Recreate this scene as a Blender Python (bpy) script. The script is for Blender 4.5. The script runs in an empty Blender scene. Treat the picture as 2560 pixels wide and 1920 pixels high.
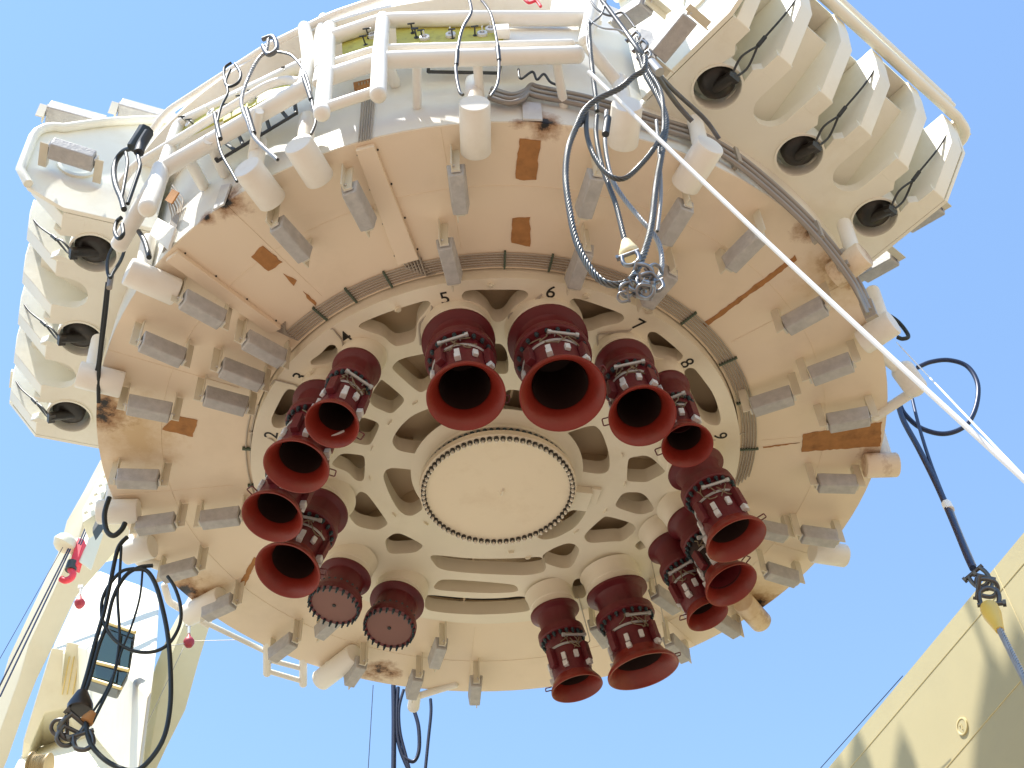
import bpy, bmesh, math, random
from mathutils import Vector, Matrix, geometry
random.seed(7)
PI = math.pi
sc = bpy.context.scene
COL = sc.collection

# ------------------------------------------------------------------ camera
CAM = Vector((0.23914553, -21.73211713, -21.47054112))
FW = Vector((0.00738906, 0.66865206, 0.74353872)).normalized()
RT = Vector((0.99817439, 0.03964125, -0.04556828)).normalized()
UP = RT.cross(FW).normalized()
FPX = 3289.997
cd = bpy.data.cameras.new('camera'); cam = bpy.data.objects.new('camera', cd); COL.objects.link(cam)
cd.sensor_width = 36.0; cd.lens = FPX / 2560 * 36.0; cd.clip_end = 3000
m = Matrix((RT, UP, -FW)).transposed().to_4x4(); m.translation = CAM
cam.matrix_world = m
sc.camera = cam

# ------------------------------------------------------------------ light
SUN = Vector((-0.30, -0.22, 0.92)).normalized()          # towards the sun
elev = math.asin(SUN.z); azim = math.atan2(SUN.x, SUN.y)
w = bpy.data.worlds.new('World'); sc.world = w; w.use_nodes = True
nt = w.node_tree; bg = nt.nodes['Background']
sky = nt.nodes.new('ShaderNodeTexSky'); sky.sky_type = 'NISHITA'; sky.sun_disc = False
sky.sun_elevation = elev; sky.sun_rotation = azim
sky.air_density = 1.6; sky.dust_density = 0.0; sky.ozone_density = 4.5; sky.altitude = 0
nt.links.new(sky.outputs[0], bg.inputs[0]); bg.inputs[1].default_value = 0.138
sd = bpy.data.lights.new('sun', 'SUN'); sun = bpy.data.objects.new('sun', sd); COL.objects.link(sun)
sd.energy = 4.9; sd.angle = math.radians(0.53); sd.color = (1.0, 0.95, 0.86)
sun.rotation_euler = SUN.to_track_quat('Z', 'Y').to_euler(); sun.location = (0, 0, 60)
sc.view_settings.view_transform = 'Standard'; sc.view_settings.look = 'None'
sc.view_settings.gamma = 1.0; sc.view_settings.use_curve_mapping = False
sc.view_settings.exposure = 0.93
sc.render.engine = 'CYCLES'
sc.cycles.max_bounces = 8; sc.cycles.diffuse_bounces = 5

# ------------------------------------------------------------------ placing helpers (2212 px wide layout sheet -> world)
K = 2560 / 2212
def ray(x, y):
    return (FW * FPX + RT * (x * K - 1280) - UP * (y * K - 960)).normalized()
def hz(x, y, z):
    d = ray(x, y); return CAM + d * ((z - CAM.z) / d.z)
def hy(x, y, Y):
    d = ray(x, y); return CAM + d * ((Y - CAM.y) / d.y)
def hc(x, y, R):
    d = ray(x, y); a = d.x**2 + d.y**2; b = 2 * (CAM.x * d.x + CAM.y * d.y); c = CAM.x**2 + CAM.y**2 - R * R
    D = max(b * b - 4 * a * c, 0.0)
    return CAM + d * ((-b - math.sqrt(D)) / (2 * a))
def ha(x, y, az):
    a = math.radians(az); n = Vector((math.cos(a), math.sin(a), 0)); d = ray(x, y)
    return CAM + d * (-(CAM.dot(n)) / d.dot(n))
def pw(p, width):           # sheet width at point p -> metres
    return width * K * (p - CAM).dot(FW) / FPX
def cyl(r, az, z):
    a = math.radians(az); return Vector((r * math.sin(a), -r * math.cos(a), z))

# ------------------------------------------------------------------ materials
def mat(name, col, rough=0.5, metal=0.0, var=0.06, scale=1.5, bump=0.0, bscale=30, dirt=None, dirtamt=0.0, dscale=0.6, spec=0.5, streak=None):
    m = bpy.data.materials.new(name); m.use_nodes = True
    n = m.node_tree.nodes; l = m.node_tree.links; b = n['Principled BSDF']
    b.inputs['Roughness'].default_value = rough; b.inputs['Metallic'].default_value = metal
    b.inputs['Specular IOR Level'].default_value = spec
    tc = n.new('ShaderNodeNewGeometry')
    nz = n.new('ShaderNodeTexNoise'); nz.inputs['Scale'].default_value = scale; nz.inputs['Detail'].default_value = 6
    l.new(tc.outputs['Position'], nz.inputs['Vector'])
    mx = n.new('ShaderNodeMix'); mx.data_type = 'RGBA'
    c0 = [max(0, c * (1 - var)) for c in col[:3]] + [1]; c1 = [min(1, c * (1 + var)) for c in col[:3]] + [1]
    mx.inputs[6].default_value = c0; mx.inputs[7].default_value = c1
    l.new(nz.outputs['Fac'], mx.inputs[0]); out = mx.outputs[2]
    if dirt is not None:
        n2 = n.new('ShaderNodeTexNoise'); n2.inputs['Scale'].default_value = dscale; n2.inputs['Detail'].default_value = 9; n2.inputs['Roughness'].default_value = 0.65
        l.new(tc.outputs['Position'], n2.inputs['Vector'])
        mr = n.new('ShaderNodeMapRange'); mr.inputs[1].default_value = 0.52; mr.inputs[2].default_value = 0.75; mr.inputs[3].default_value = 0; mr.inputs[4].default_value = dirtamt
        l.new(n2.outputs['Fac'], mr.inputs[0])
        m2 = n.new('ShaderNodeMix'); m2.data_type = 'RGBA'; m2.inputs[7].default_value = list(dirt[:3]) + [1]
        l.new(mr.outputs[0], m2.inputs[0]); l.new(out, m2.inputs[6]); out = m2.outputs[2]
    l.new(out, b.inputs['Base Color'])
    nr = n.new('ShaderNodeMapRange'); nr.inputs[3].default_value = max(0.05, rough - 0.08); nr.inputs[4].default_value = min(1, rough + 0.1)
    l.new(nz.outputs['Fac'], nr.inputs[0]); l.new(nr.outputs[0], b.inputs['Roughness'])
    if bump > 0:
        n3 = n.new('ShaderNodeTexNoise'); n3.inputs['Scale'].default_value = bscale; n3.inputs['Detail'].default_value = 4
        l.new(tc.outputs['Position'], n3.inputs['Vector'])
        bp = n.new('ShaderNodeBump'); bp.inputs['Strength'].default_value = bump; bp.inputs['Distance'].default_value = 0.02
        l.new(n3.outputs['Fac'], bp.inputs['Height']); l.new(bp.outputs[0], b.inputs['Normal'])
    m['b'] = 1
    return m, out, b
M = {}
def mk(key, *a, **k): M[key] = mat(key, *a, **k)[0]
mk('white_paint', (0.83, 0.81, 0.75), 0.45, var=0.05, bump=0.15, bscale=6, dirt=(0.55, 0.47, 0.33), dirtamt=0.35)
mk('cream_paint', (0.80, 0.745, 0.61), 0.5, var=0.05, bump=0.12, bscale=5, dirt=(0.55, 0.45, 0.30), dirtamt=0.3)
mk('cover_paint', (0.81, 0.71, 0.55), 0.5, var=0.03, bump=0.1, dirt=(0.62, 0.49, 0.34), dirtamt=0.4, dscale=1.1)
mk('wing_paint', (0.86, 0.855, 0.75), 0.45, var=0.04, bump=0.15, bscale=6, dirt=(0.62, 0.55, 0.38), dirtamt=0.35)
mk('zinc', (0.43, 0.425, 0.42), 0.6, metal=0.1, var=0.25, scale=7, bump=0.5, bscale=22, dirt=(0.62, 0.60, 0.56), dirtamt=0.6, dscale=3)
mk('red_primer', (0.115, 0.008, 0.013), 0.42, var=0.2, scale=3, bump=0.3, bscale=14, dirt=(0.08, 0.018, 0.018), dirtamt=0.8, dscale=1.6)
mk('bell_red', (0.205, 0.018, 0.010), 0.36, var=0.16, scale=2.5, bump=0.25, bscale=14, dirt=(0.15, 0.022, 0.014), dirtamt=0.75, dscale=1.8)
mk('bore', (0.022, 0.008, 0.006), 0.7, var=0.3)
mk('disc_brown', (0.20, 0.095, 0.08), 0.6, var=0.15)
mk('bolt_blue', (0.045, 0.075, 0.09), 0.45, metal=0.5, var=0.2)
mk('bolt_steel', (0.25, 0.24, 0.22), 0.35, metal=0.7, var=0.2)
mk('bolt_dark', (0.05, 0.045, 0.04), 0.4, metal=0.4, var=0.2)
mk('stud_bright', (0.72, 0.68, 0.60), 0.35, metal=0.3, var=0.1)
mk('rust_patch', (0.40, 0.19, 0.065), 0.8, var=0.3, scale=6, bump=0.3, dirt=(0.20, 0.09, 0.035), dirtamt=0.8, dscale=2.5)
mk('tube_grey', (0.42, 0.375, 0.32), 0.4, metal=0.3, var=0.15, scale=4)
mk('steel_pipe', (0.30, 0.27, 0.24), 0.38, metal=0.35, var=0.15)
mk('clamp_green', (0.07, 0.10, 0.07), 0.6, var=0.1)
mk('black_paint', (0.012, 0.012, 0.012), 0.5, var=0.1)
mk('wire_rope', (0.115, 0.115, 0.115), 0.36, metal=0.4, var=0.5, scale=9, dirt=(0.16, 0.15, 0.13), dirtamt=0.5, dscale=3)
mk('wire_light', (0.42, 0.42, 0.42), 0.4, metal=0.4, var=0.2)
mk('strand_wire_rope', (0.13, 0.13, 0.125), 0.33, metal=0.5, var=0.5, scale=2.2, dirt=(0.05, 0.05, 0.05), dirtamt=1.0, dscale=1.1)
mk('strand_wire_light', (0.36, 0.36, 0.36), 0.35, metal=0.4, var=0.2, scale=5)
mk('near_shackle', (0.24, 0.24, 0.245), 0.3, metal=0.75, var=0.5, scale=9, dirt=(0.04, 0.035, 0.03), dirtamt=0.9, dscale=6)
mk('dull_red', (0.36, 0.03, 0.05), 0.5, var=0.1)
mk('blue_rope', (0.018, 0.03, 0.075), 0.4, metal=0.2, var=0.2)
mk('black_rope', (0.020, 0.026, 0.028), 0.45, metal=0.2, var=0.3)
mk('white_rope', (0.90, 0.90, 0.88), 0.6, var=0.02)
mk('yellow_cap', (0.75, 0.50, 0.10), 0.5, var=0.1)
mk('socket_cream', (0.80, 0.68, 0.40), 0.45, var=0.1)
mk('shackle', (0.10, 0.095, 0.09), 0.32, metal=0.7, var=0.5, scale=8)
mk('yellow_panel', (0.50, 0.47, 0.10), 0.55, var=0.12, scale=5, dirt=(0.2, 0.17, 0.05), dirtamt=0.7, dscale=4)
mk('black_rubber', (0.018, 0.016, 0.014), 0.33, var=0.4, scale=5, dirt=(0.09, 0.06, 0.04), dirtamt=0.6, dscale=4)
mk('frame_black', (0.03, 0.035, 0.04), 0.5, var=0.1)
mk('crane_paint', (0.74, 0.69, 0.52), 0.5, var=0.05, bump=0.05, dirt=(0.55, 0.46, 0.28), dirtamt=0.4, dscale=0.3)
mk('crane_white', (0.82, 0.78, 0.62), 0.45, var=0.04, bump=0.05, dirt=(0.6, 0.5, 0.35), dirtamt=0.3, dscale=0.4)
mk('crane_yellow', (0.75, 0.60, 0.25), 0.5, var=0.08)
mk('housing_beige', (0.445, 0.385, 0.215), 0.65, var=0.05, scale=0.7, bump=0.12, bscale=4, dirt=(0.40, 0.34, 0.20), dirtamt=0.4, dscale=0.5)
mk('seam_light', (0.62, 0.52, 0.27), 0.6, var=0.05)
mk('drum_gold', (0.35, 0.26, 0.13), 0.5, metal=0.3, var=0.3)
mk('pink_red', (0.75, 0.05, 0.08), 0.5, var=0.1)
mk('frame_dark', (0.05, 0.055, 0.05), 0.4, var=0.1)
mk('backing', (0.62, 0.50, 0.35), 0.7, var=0.08)
mk('concrete', (0.290, 0.252, 0.188), 0.85, var=0.15, scale=0.2, bump=0.3, bscale=2)
mk('quay', (0.20, 0.130, 0.088), 0.85, var=0.2, scale=0.15, bump=0.3, bscale=2)
g = bpy.data.materials.new('glass_dark'); g.use_nodes = True; b = g.node_tree.nodes['Principled BSDF']
b.inputs['Base Color'].default_value = (0.03, 0.06, 0.05, 1); b.inputs['Roughness'].default_value = 0.06; b.inputs['Specular IOR Level'].default_value = 0.8
M['glass'] = g

# burnt, rusty spots on the shell, each with its own ragged shape
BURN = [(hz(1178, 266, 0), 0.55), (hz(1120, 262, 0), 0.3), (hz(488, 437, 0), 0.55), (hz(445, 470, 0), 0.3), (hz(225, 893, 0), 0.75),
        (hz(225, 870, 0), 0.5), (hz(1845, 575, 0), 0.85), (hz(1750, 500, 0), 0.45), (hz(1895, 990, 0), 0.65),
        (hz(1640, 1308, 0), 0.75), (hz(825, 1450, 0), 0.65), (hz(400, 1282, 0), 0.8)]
YEL = [(hz(290, 940, 0), 1.1), (hz(1640, 1300, 0), 1.3), (hz(400, 1280, 0), 1.1), (hz(1845, 580, 0), 1.1), (hz(240, 890, 0), 1.0)]
def burn_mat(name, base):
    m, out, b = mat(name, base, 0.5, var=0.035, scale=0.8, bump=0.13, bscale=4, dirt=(0.60, 0.50, 0.36), dirtamt=0.42, dscale=0.38)
    n = m.node_tree.nodes; l = m.node_tree.links
    pos = n.new('ShaderNodeNewGeometry').outputs['Position']
    nz = n.new('ShaderNodeTexNoise'); nz.inputs['Scale'].default_value = 2.2; nz.inputs['Detail'].default_value = 8; nz.inputs['Roughness'].default_value = 0.7
    l.new(pos, nz.inputs['Vector'])
    def spots(lst, lo, hi, soft):
        acc = None
        for p, r in lst:
            d = n.new('ShaderNodeVectorMath'); d.operation = 'DISTANCE'; l.new(pos, d.inputs[0]); d.inputs[1].default_value = p
            q = n.new('ShaderNodeMath'); q.operation = 'DIVIDE'; l.new(d.outputs['Value'], q.inputs[0]); q.inputs[1].default_value = r
            if acc is None: acc = q.outputs[0]
            else:
                mn = n.new('ShaderNodeMath'); mn.operation = 'MINIMUM'; l.new(acc, mn.inputs[0]); l.new(q.outputs[0], mn.inputs[1]); acc = mn.outputs[0]
        ad = n.new('ShaderNodeMath'); ad.operation = 'MULTIPLY_ADD'; l.new(nz.outputs['Fac'], ad.inputs[0]); ad.inputs[1].default_value = -2.2; l.new(acc, ad.inputs[2])
        mr = n.new('ShaderNodeMapRange'); l.new(ad.outputs[0], mr.inputs[0]); mr.inputs[1].default_value = lo; mr.inputs[2].default_value = hi; mr.inputs[3].default_value = soft; mr.inputs[4].default_value = 0
        return mr.outputs[0]
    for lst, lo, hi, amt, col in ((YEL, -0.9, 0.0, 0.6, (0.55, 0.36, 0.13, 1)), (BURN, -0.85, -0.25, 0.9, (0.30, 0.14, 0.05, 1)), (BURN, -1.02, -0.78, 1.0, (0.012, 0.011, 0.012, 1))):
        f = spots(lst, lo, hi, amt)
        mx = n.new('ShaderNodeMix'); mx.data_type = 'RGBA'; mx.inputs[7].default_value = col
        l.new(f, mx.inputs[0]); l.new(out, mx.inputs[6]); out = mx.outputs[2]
    l.new(out, b.inputs['Base Color'])
    return m
M['shell_paint'] = burn_mat('shell_paint', (0.82, 0.70, 0.545))
M['wall_paint'] = burn_mat('wall_paint', (0.76, 0.755, 0.71))

# ------------------------------------------------------------------ mesh building
class MB:
    def __init__(s): s.v = []; s.f = []
    def add(s, vs, fs):
        o = len(s.v); s.v += [tuple(p) for p in vs]; s.f += [tuple(i + o for i in f) for f in fs]; return s
    def box(s, c, ax, dims, taper=1.0):
        c = Vector(c); X, Y, Z = [Vector(a).normalized() for a in ax]; a, b, d = [q / 2 for q in dims]
        vs = []
        for k, t in ((-1, taper), (1, 1.0)):
            for i, j in ((-1, -1), (1, -1), (1, 1), (-1, 1)):
                vs.append(c + X * (i * a * t) + Y * (j * b * t) + Z * (k * d))
        return s.add(vs, [(3, 2, 1, 0), (4, 5, 6, 7), (0, 1, 5, 4), (1, 2, 6, 5), (2, 3, 7, 6), (3, 0, 4, 7)])
    def bar(s, p, q, w, h, up=(0, 0, 1)):
        p = Vector(p); q = Vector(q); d = q - p; L = d.length; d.normalize()
        x = Vector(up).cross(d)
        if x.length < 1e-4: x = Vector((1, 0, 0)).cross(d)
        x.normalize(); y = d.cross(x)
        return s.box((p + q) / 2, (x, y, d), (w, h, L))
    def lathe(s, prof, o, d, n=32, closed=False, ref=None, cap=True):
        o = Vector(o); d = Vector(d).normalized(); x = d.orthogonal().normalized() if ref is None else (Vector(ref) - d * Vector(ref).dot(d)).normalized(); y = d.cross(x)
        vs = []; fs = []
        for r, t in prof:
            for i in range(n):
                a = 2 * PI * i / n; vs.append(o + d * t + (x * math.cos(a) + y * math.sin(a)) * r)
        m = len(prof)
        for k in range(m if closed else m - 1):
            k2 = (k + 1) % m
            for i in range(n):
                j = (i + 1) % n; fs.append((k * n + i, k2 * n + i, k2 * n + j, k * n + j))
        if not closed:
            if prof[0][0] > 1e-4: fs.append(tuple(range(n)))
            if cap and prof[-1][0] > 1e-4: fs.append(tuple(range((m - 1) * n, m * n))[::-1])
        return s.add(vs, fs)
    def tube(s, pts, r, n=10, lobes=0, pitch=0.5, round_end=False, closed=False):
        pts = [Vector(p) for p in pts]; N = len(pts); rs = r if isinstance(r, (list, tuple)) else [r] * N
        vs = []; fs = []; prev = None; acc = 0
        for k, p in enumerate(pts):
            if closed: t = pts[(k + 1) % N] - pts[k - 1]
            else: t = (pts[min(k + 1, N - 1)] - pts[max(k - 1, 0)])
            t.normalize()
            x = t.orthogonal().normalized() if prev is None else (prev - t * prev.dot(t)).normalized()
            prev = x; y = t.cross(x)
            if k: acc += (pts[k] - pts[k - 1]).length
            tw = acc / pitch * 2 * PI if lobes else 0
            for i in range(n):
                a = 2 * PI * i / n; rr = rs[k]
                if lobes: rr = rr * (0.74 + 0.32 * abs(math.cos((a) * lobes / 2)))
                vs.append(p + (x * math.cos(a + tw) + y * math.sin(a + tw)) * rr)
        for k in range(N if closed else N - 1):
            k2 = (k + 1) % N
            for i in range(n):
                j = (i + 1) % n; fs.append((k * n + i, k * n + j, k2 * n + j, k2 * n + i))
        if not closed: fs.append(tuple(range(n))[::-1]); fs.append(tuple(range((N - 1) * n, N * n)))
        s.add(vs, fs)
        if round_end:
            for e in ((0, 1) if round_end is True else (round_end - 1,)):
                p = pts[0] if e == 0 else pts[-1]; d = (pts[0] - pts[1]) if e == 0 else (pts[-1] - pts[-2])
                rr = rs[0] if e == 0 else rs[-1]
                s.lathe([(rr * 0.999 * math.cos(a), rr * 0.7 * math.sin(a)) for a in [i * PI / 2 / 5 for i in range(6)]], p, d, n=max(n, 12))
        return s
    def prism(s, poly, d, caps=True):    # poly: ordered 3D points, extruded by vector d
        n = len(poly); vs = [Vector(p) for p in poly] + [Vector(p) + Vector(d) for p in poly]
        fs = [tuple(range(n))[::-1], tuple(range(n, 2 * n))] + [(i, (i + 1) % n, n + (i + 1) % n, n + i) for i in range(n)]
        return s.add(vs, fs)
def smooth_path(pts, sub=8, closed=False):
    pts = [Vector(p) for p in pts]; out = []; n = len(pts)
    for i in range(n if closed else n - 1):
        if closed: p0, p1, p2, p3 = pts[i - 1], pts[i], pts[(i + 1) % n], pts[(i + 2) % n]
        else: p0 = pts[max(i - 1, 0)]; p1 = pts[i]; p2 = pts[i + 1]; p3 = pts[min(i + 2, n - 1)]
        for k in range(sub):
            t = k / sub
            out.append(0.5 * ((2 * p1) + (p2 - p0) * t + (2 * p0 - 5 * p1 + 4 * p2 - p3) * t * t + (3 * p1 - p0 - 3 * p2 + p3) * t ** 3))
    if not closed: out.append(pts[-1])
    return out
def resample(pts, step):
    out = [pts[0]]; acc = 0
    for a, b in zip(pts, pts[1:]):
        L = (b - a).length
        while acc + L >= step:
            t = (step - acc) / L; a = a.lerp(b, t); out.append(a.copy()); L = (b - a).length; acc = 0
        acc += L
    if (out[-1] - pts[-1]).length > 1e-3: out.append(pts[-1])
    return out
def rounded(pts, rad, seg=4):
    """polyline with filleted corners"""
    pts = [Vector(p) for p in pts]; out = [pts[0]]
    for a, b, c in zip(pts, pts[1:], pts[2:]):
        u = (a - b); v = (c - b); r = min(rad, u.length * 0.45, v.length * 0.45); p = b + u.normalized() * r; q = b + v.normalized() * r
        for k in range(seg + 1):
            t = k / seg; out.append(p * (1 - t) ** 2 + b * 2 * t * (1 - t) + q * t * t)
    out.append(pts[-1]); return out

def link_mesh(name, me, material, parent=None, bevel=0, **props):
    o = bpy.data.objects.new(name, me); COL.objects.link(o)
    if material is not None:
        me.materials.clear(); me.materials.append(M[material])
    if parent is not None: o.parent = parent
    if bevel:
        b = o.modifiers.new('bevel', 'BEVEL'); b.width = bevel; b.segments = 2; b.limit_method = 'ANGLE'; b.angle_limit = math.radians(40)
    for k, v in props.items(): o[k] = v
    return o
def build(name, mb, material, parent=None, sharp=38, bevel=0, **props):
    me = bpy.data.meshes.new(name); me.from_pydata(mb.v, [], mb.f); me.validate(); me.update()
    bm = bmesh.new(); bm.from_mesh(me); bmesh.ops.recalc_face_normals(bm, faces=bm.faces); bm.to_mesh(me); bm.free()
    me.polygons.foreach_set('use_smooth', [True] * len(me.polygons)); me.set_sharp_from_angle(angle=math.radians(sharp))
    return link_mesh(name, me, material, parent, bevel, **props)
def thing(name, label, cat, loc=(0, 0, 0), group=None):
    o = bpy.data.objects.new(name, None); COL.objects.link(o); o.location = loc; o['label'] = label; o['category'] = cat
    if group: o['group'] = group
    return o
def tag(o, label, cat, group=None):
    o['label'] = label; o['category'] = cat
    if group: o['group'] = group
    return o
class Rel:
    """context: parts are written in world coordinates, parent sits at loc"""
def place(o):      # keep world coordinates when the parent Empty is not at the origin
    if o.parent is not None:
        p = o.parent; off = Vector((0, 0, 0))
        while p is not None: off += p.location; p = p.parent
        o.location = o.location - off
    return o
def chaikin(p, it=2):
    for _ in range(it):
        q = []
        for i in range(len(p)):
            a = p[i]; b = p[(i + 1) % len(p)]
            q += [(a[0] * .8 + b[0] * .2, a[1] * .8 + b[1] * .2), (a[0] * .2 + b[0] * .8, a[1] * .2 + b[1] * .8)]
        p = q
    return p
def inside(p, poly):
    c = False; x, y = p; n = len(poly)
    for i in range(n):
        x1, y1 = poly[i - 1]; x2, y2 = poly[i]
        if (y1 > y) != (y2 > y) and x < (x2 - x1) * (y - y1) / (y2 - y1) + x1: c = not c
    return c
def plate_with_holes(name, outer, holes, z0, z1, material, parent, mtx=None, **props):
    pts = []; edges = []
    for poly in [outer] + holes:
        o = len(pts); n = len(poly); pts += [Vector((p[0], p[1])) for p in poly]; edges += [(o + i, o + (i + 1) % n) for i in range(n)]
    vs, es, fs = geometry.delaunay_2d_cdt(pts, edges, [], 0, 1e-5)[:3]
    keep = []
    for f in fs:
        c = (sum(vs[i].x for i in f) / len(f), sum(vs[i].y for i in f) / len(f))
        if inside(c, outer) and not any(inside(c, h) for h in holes): keep.append(tuple(f))
    N = len(vs); V3 = [(v.x, v.y, z0) for v in vs] + [(v.x, v.y, z1) for v in vs]; F = []; cnt = {}
    for f in keep:
        F.append(f[::-1]); F.append(tuple(i + N for i in f))
        for a, b in zip(f, f[1:] + f[:1]): cnt[(a, b)] = cnt.get((a, b), 0) + 1
    for (a, b) in cnt:
        if (b, a) not in cnt: F.append((a, b, b + N, a + N))
    me = bpy.data.meshes.new(name); me.from_pydata(V3, [], F)
    if mtx is not None: me.transform(mtx)
    bm = bmesh.new(); bm.from_mesh(me); bmesh.ops.delete(bm, geom=[v for v in bm.verts if not v.link_faces], context='VERTS'); bmesh.ops.recalc_face_normals(bm, faces=bm.faces); bm.to_mesh(me); bm.free()
    me.polygons.foreach_set('use_smooth', [True] * len(me.polygons)); me.set_sharp_from_angle(angle=math.radians(40))
    return link_mesh(name, me, material, parent, 0, **props)
def circle(r, n=96, c=(0, 0), rev=False):
    p = [(c[0] + r * math.cos(2 * PI * i / n), c[1] + r * math.sin(2 * PI * i / n)) for i in range(n)]
    return p[::-1] if rev else p

# ================================================================== GROUND
gb = MB(); gb.add([(-400, -400, -23.4), (400, -400, -23.4), (400, 400, -23.4), (-400, 400, -23.4)], [(0, 1, 2, 3)])
go = build('ground', gb, 'concrete'); go['kind'] = 'structure'; go['label'] = 'sunlit pale concrete quay below and beyond the buoy'
gb = MB(); gb.add([(-400, -400, -23.396), (400, -400, -23.396), (400, -8, -23.396), (-400, -8, -23.396)], [(0, 1, 2, 3)])
go = build('painted_deck', gb, 'quay'); go['kind'] = 'structure'; go['label'] = 'sunlit reddish brown painted deck under the near side'

# ================================================================== BUOY
buoy = thing('mooring_buoy', 'huge round cream mooring buoy hanging overhead with red riser bellmouths under it', 'mooring buoy')
R_IN, R_OUT, ZP = 5.62, 9.0, -0.30
# underside shell ring
plate_with_holes('bottom_plate', circle(R_OUT - 0.01, 128), [circle(R_IN, 128, rev=True)], 0.0, 0.5, 'shell_paint', buoy)
mb = MB()
mb.lathe([(R_OUT, 0.03), (R_OUT, 4.25), (R_OUT - 0.4, 4.25), (R_OUT - 0.4, 0.03)], (0, 0, 0), (0, 0, 1), n=128, closed=True)
build('side_wall', mb, 'wall_paint', buoy)
mb = MB(); mb.lathe([(0.01, 4.2), (8.55, 4.2), (8.55, 4.0), (0.01, 4.0)], (0, 0, 0), (0, 0, 1), n=96, closed=True)
build('top_deck', mb, 'white_paint', buoy)
# ledge added behind the pipe frame to shade the wall below
mb = MB(); az0, az1 = -56, 10
pts = [cyl(9.85, a, 0) for a in range(az0, az1 + 1, 3)] + [cyl(8.5, a, 0) for a in range(az1, az0 - 1, -3)]
mb.prism([p + Vector((0, 0, 3.45)) for p in pts], (0, 0, 0.12))
build('shade_ledge', mb, 'white_paint', buoy)
mb = MB()
mb.lathe([(7.6, 4.25), (7.6, 9.0), (7.3, 9.0), (7.3, 4.25)], (0, 0, 0), (0, 0, 1), n=96, closed=True)
build('upper_wall', mb, 'white_paint', buoy)

for a in (-172, -148, -118, -92, -63, -33, -4, 27, 58, 88, 117, 146):
    mb = MB(); mb.tube([cyl(6.15, a, -.002), cyl(8.97, a, -.002)], .011, n=6); build('weld_seam', mb, 'shell_paint', buoy)
mb = MB(); mb.tube([cyl(7.6, a, -.002) for a in range(0, 360, 3)], .010, n=6, closed=True); build('weld_seam', mb, 'shell_paint', buoy)
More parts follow.
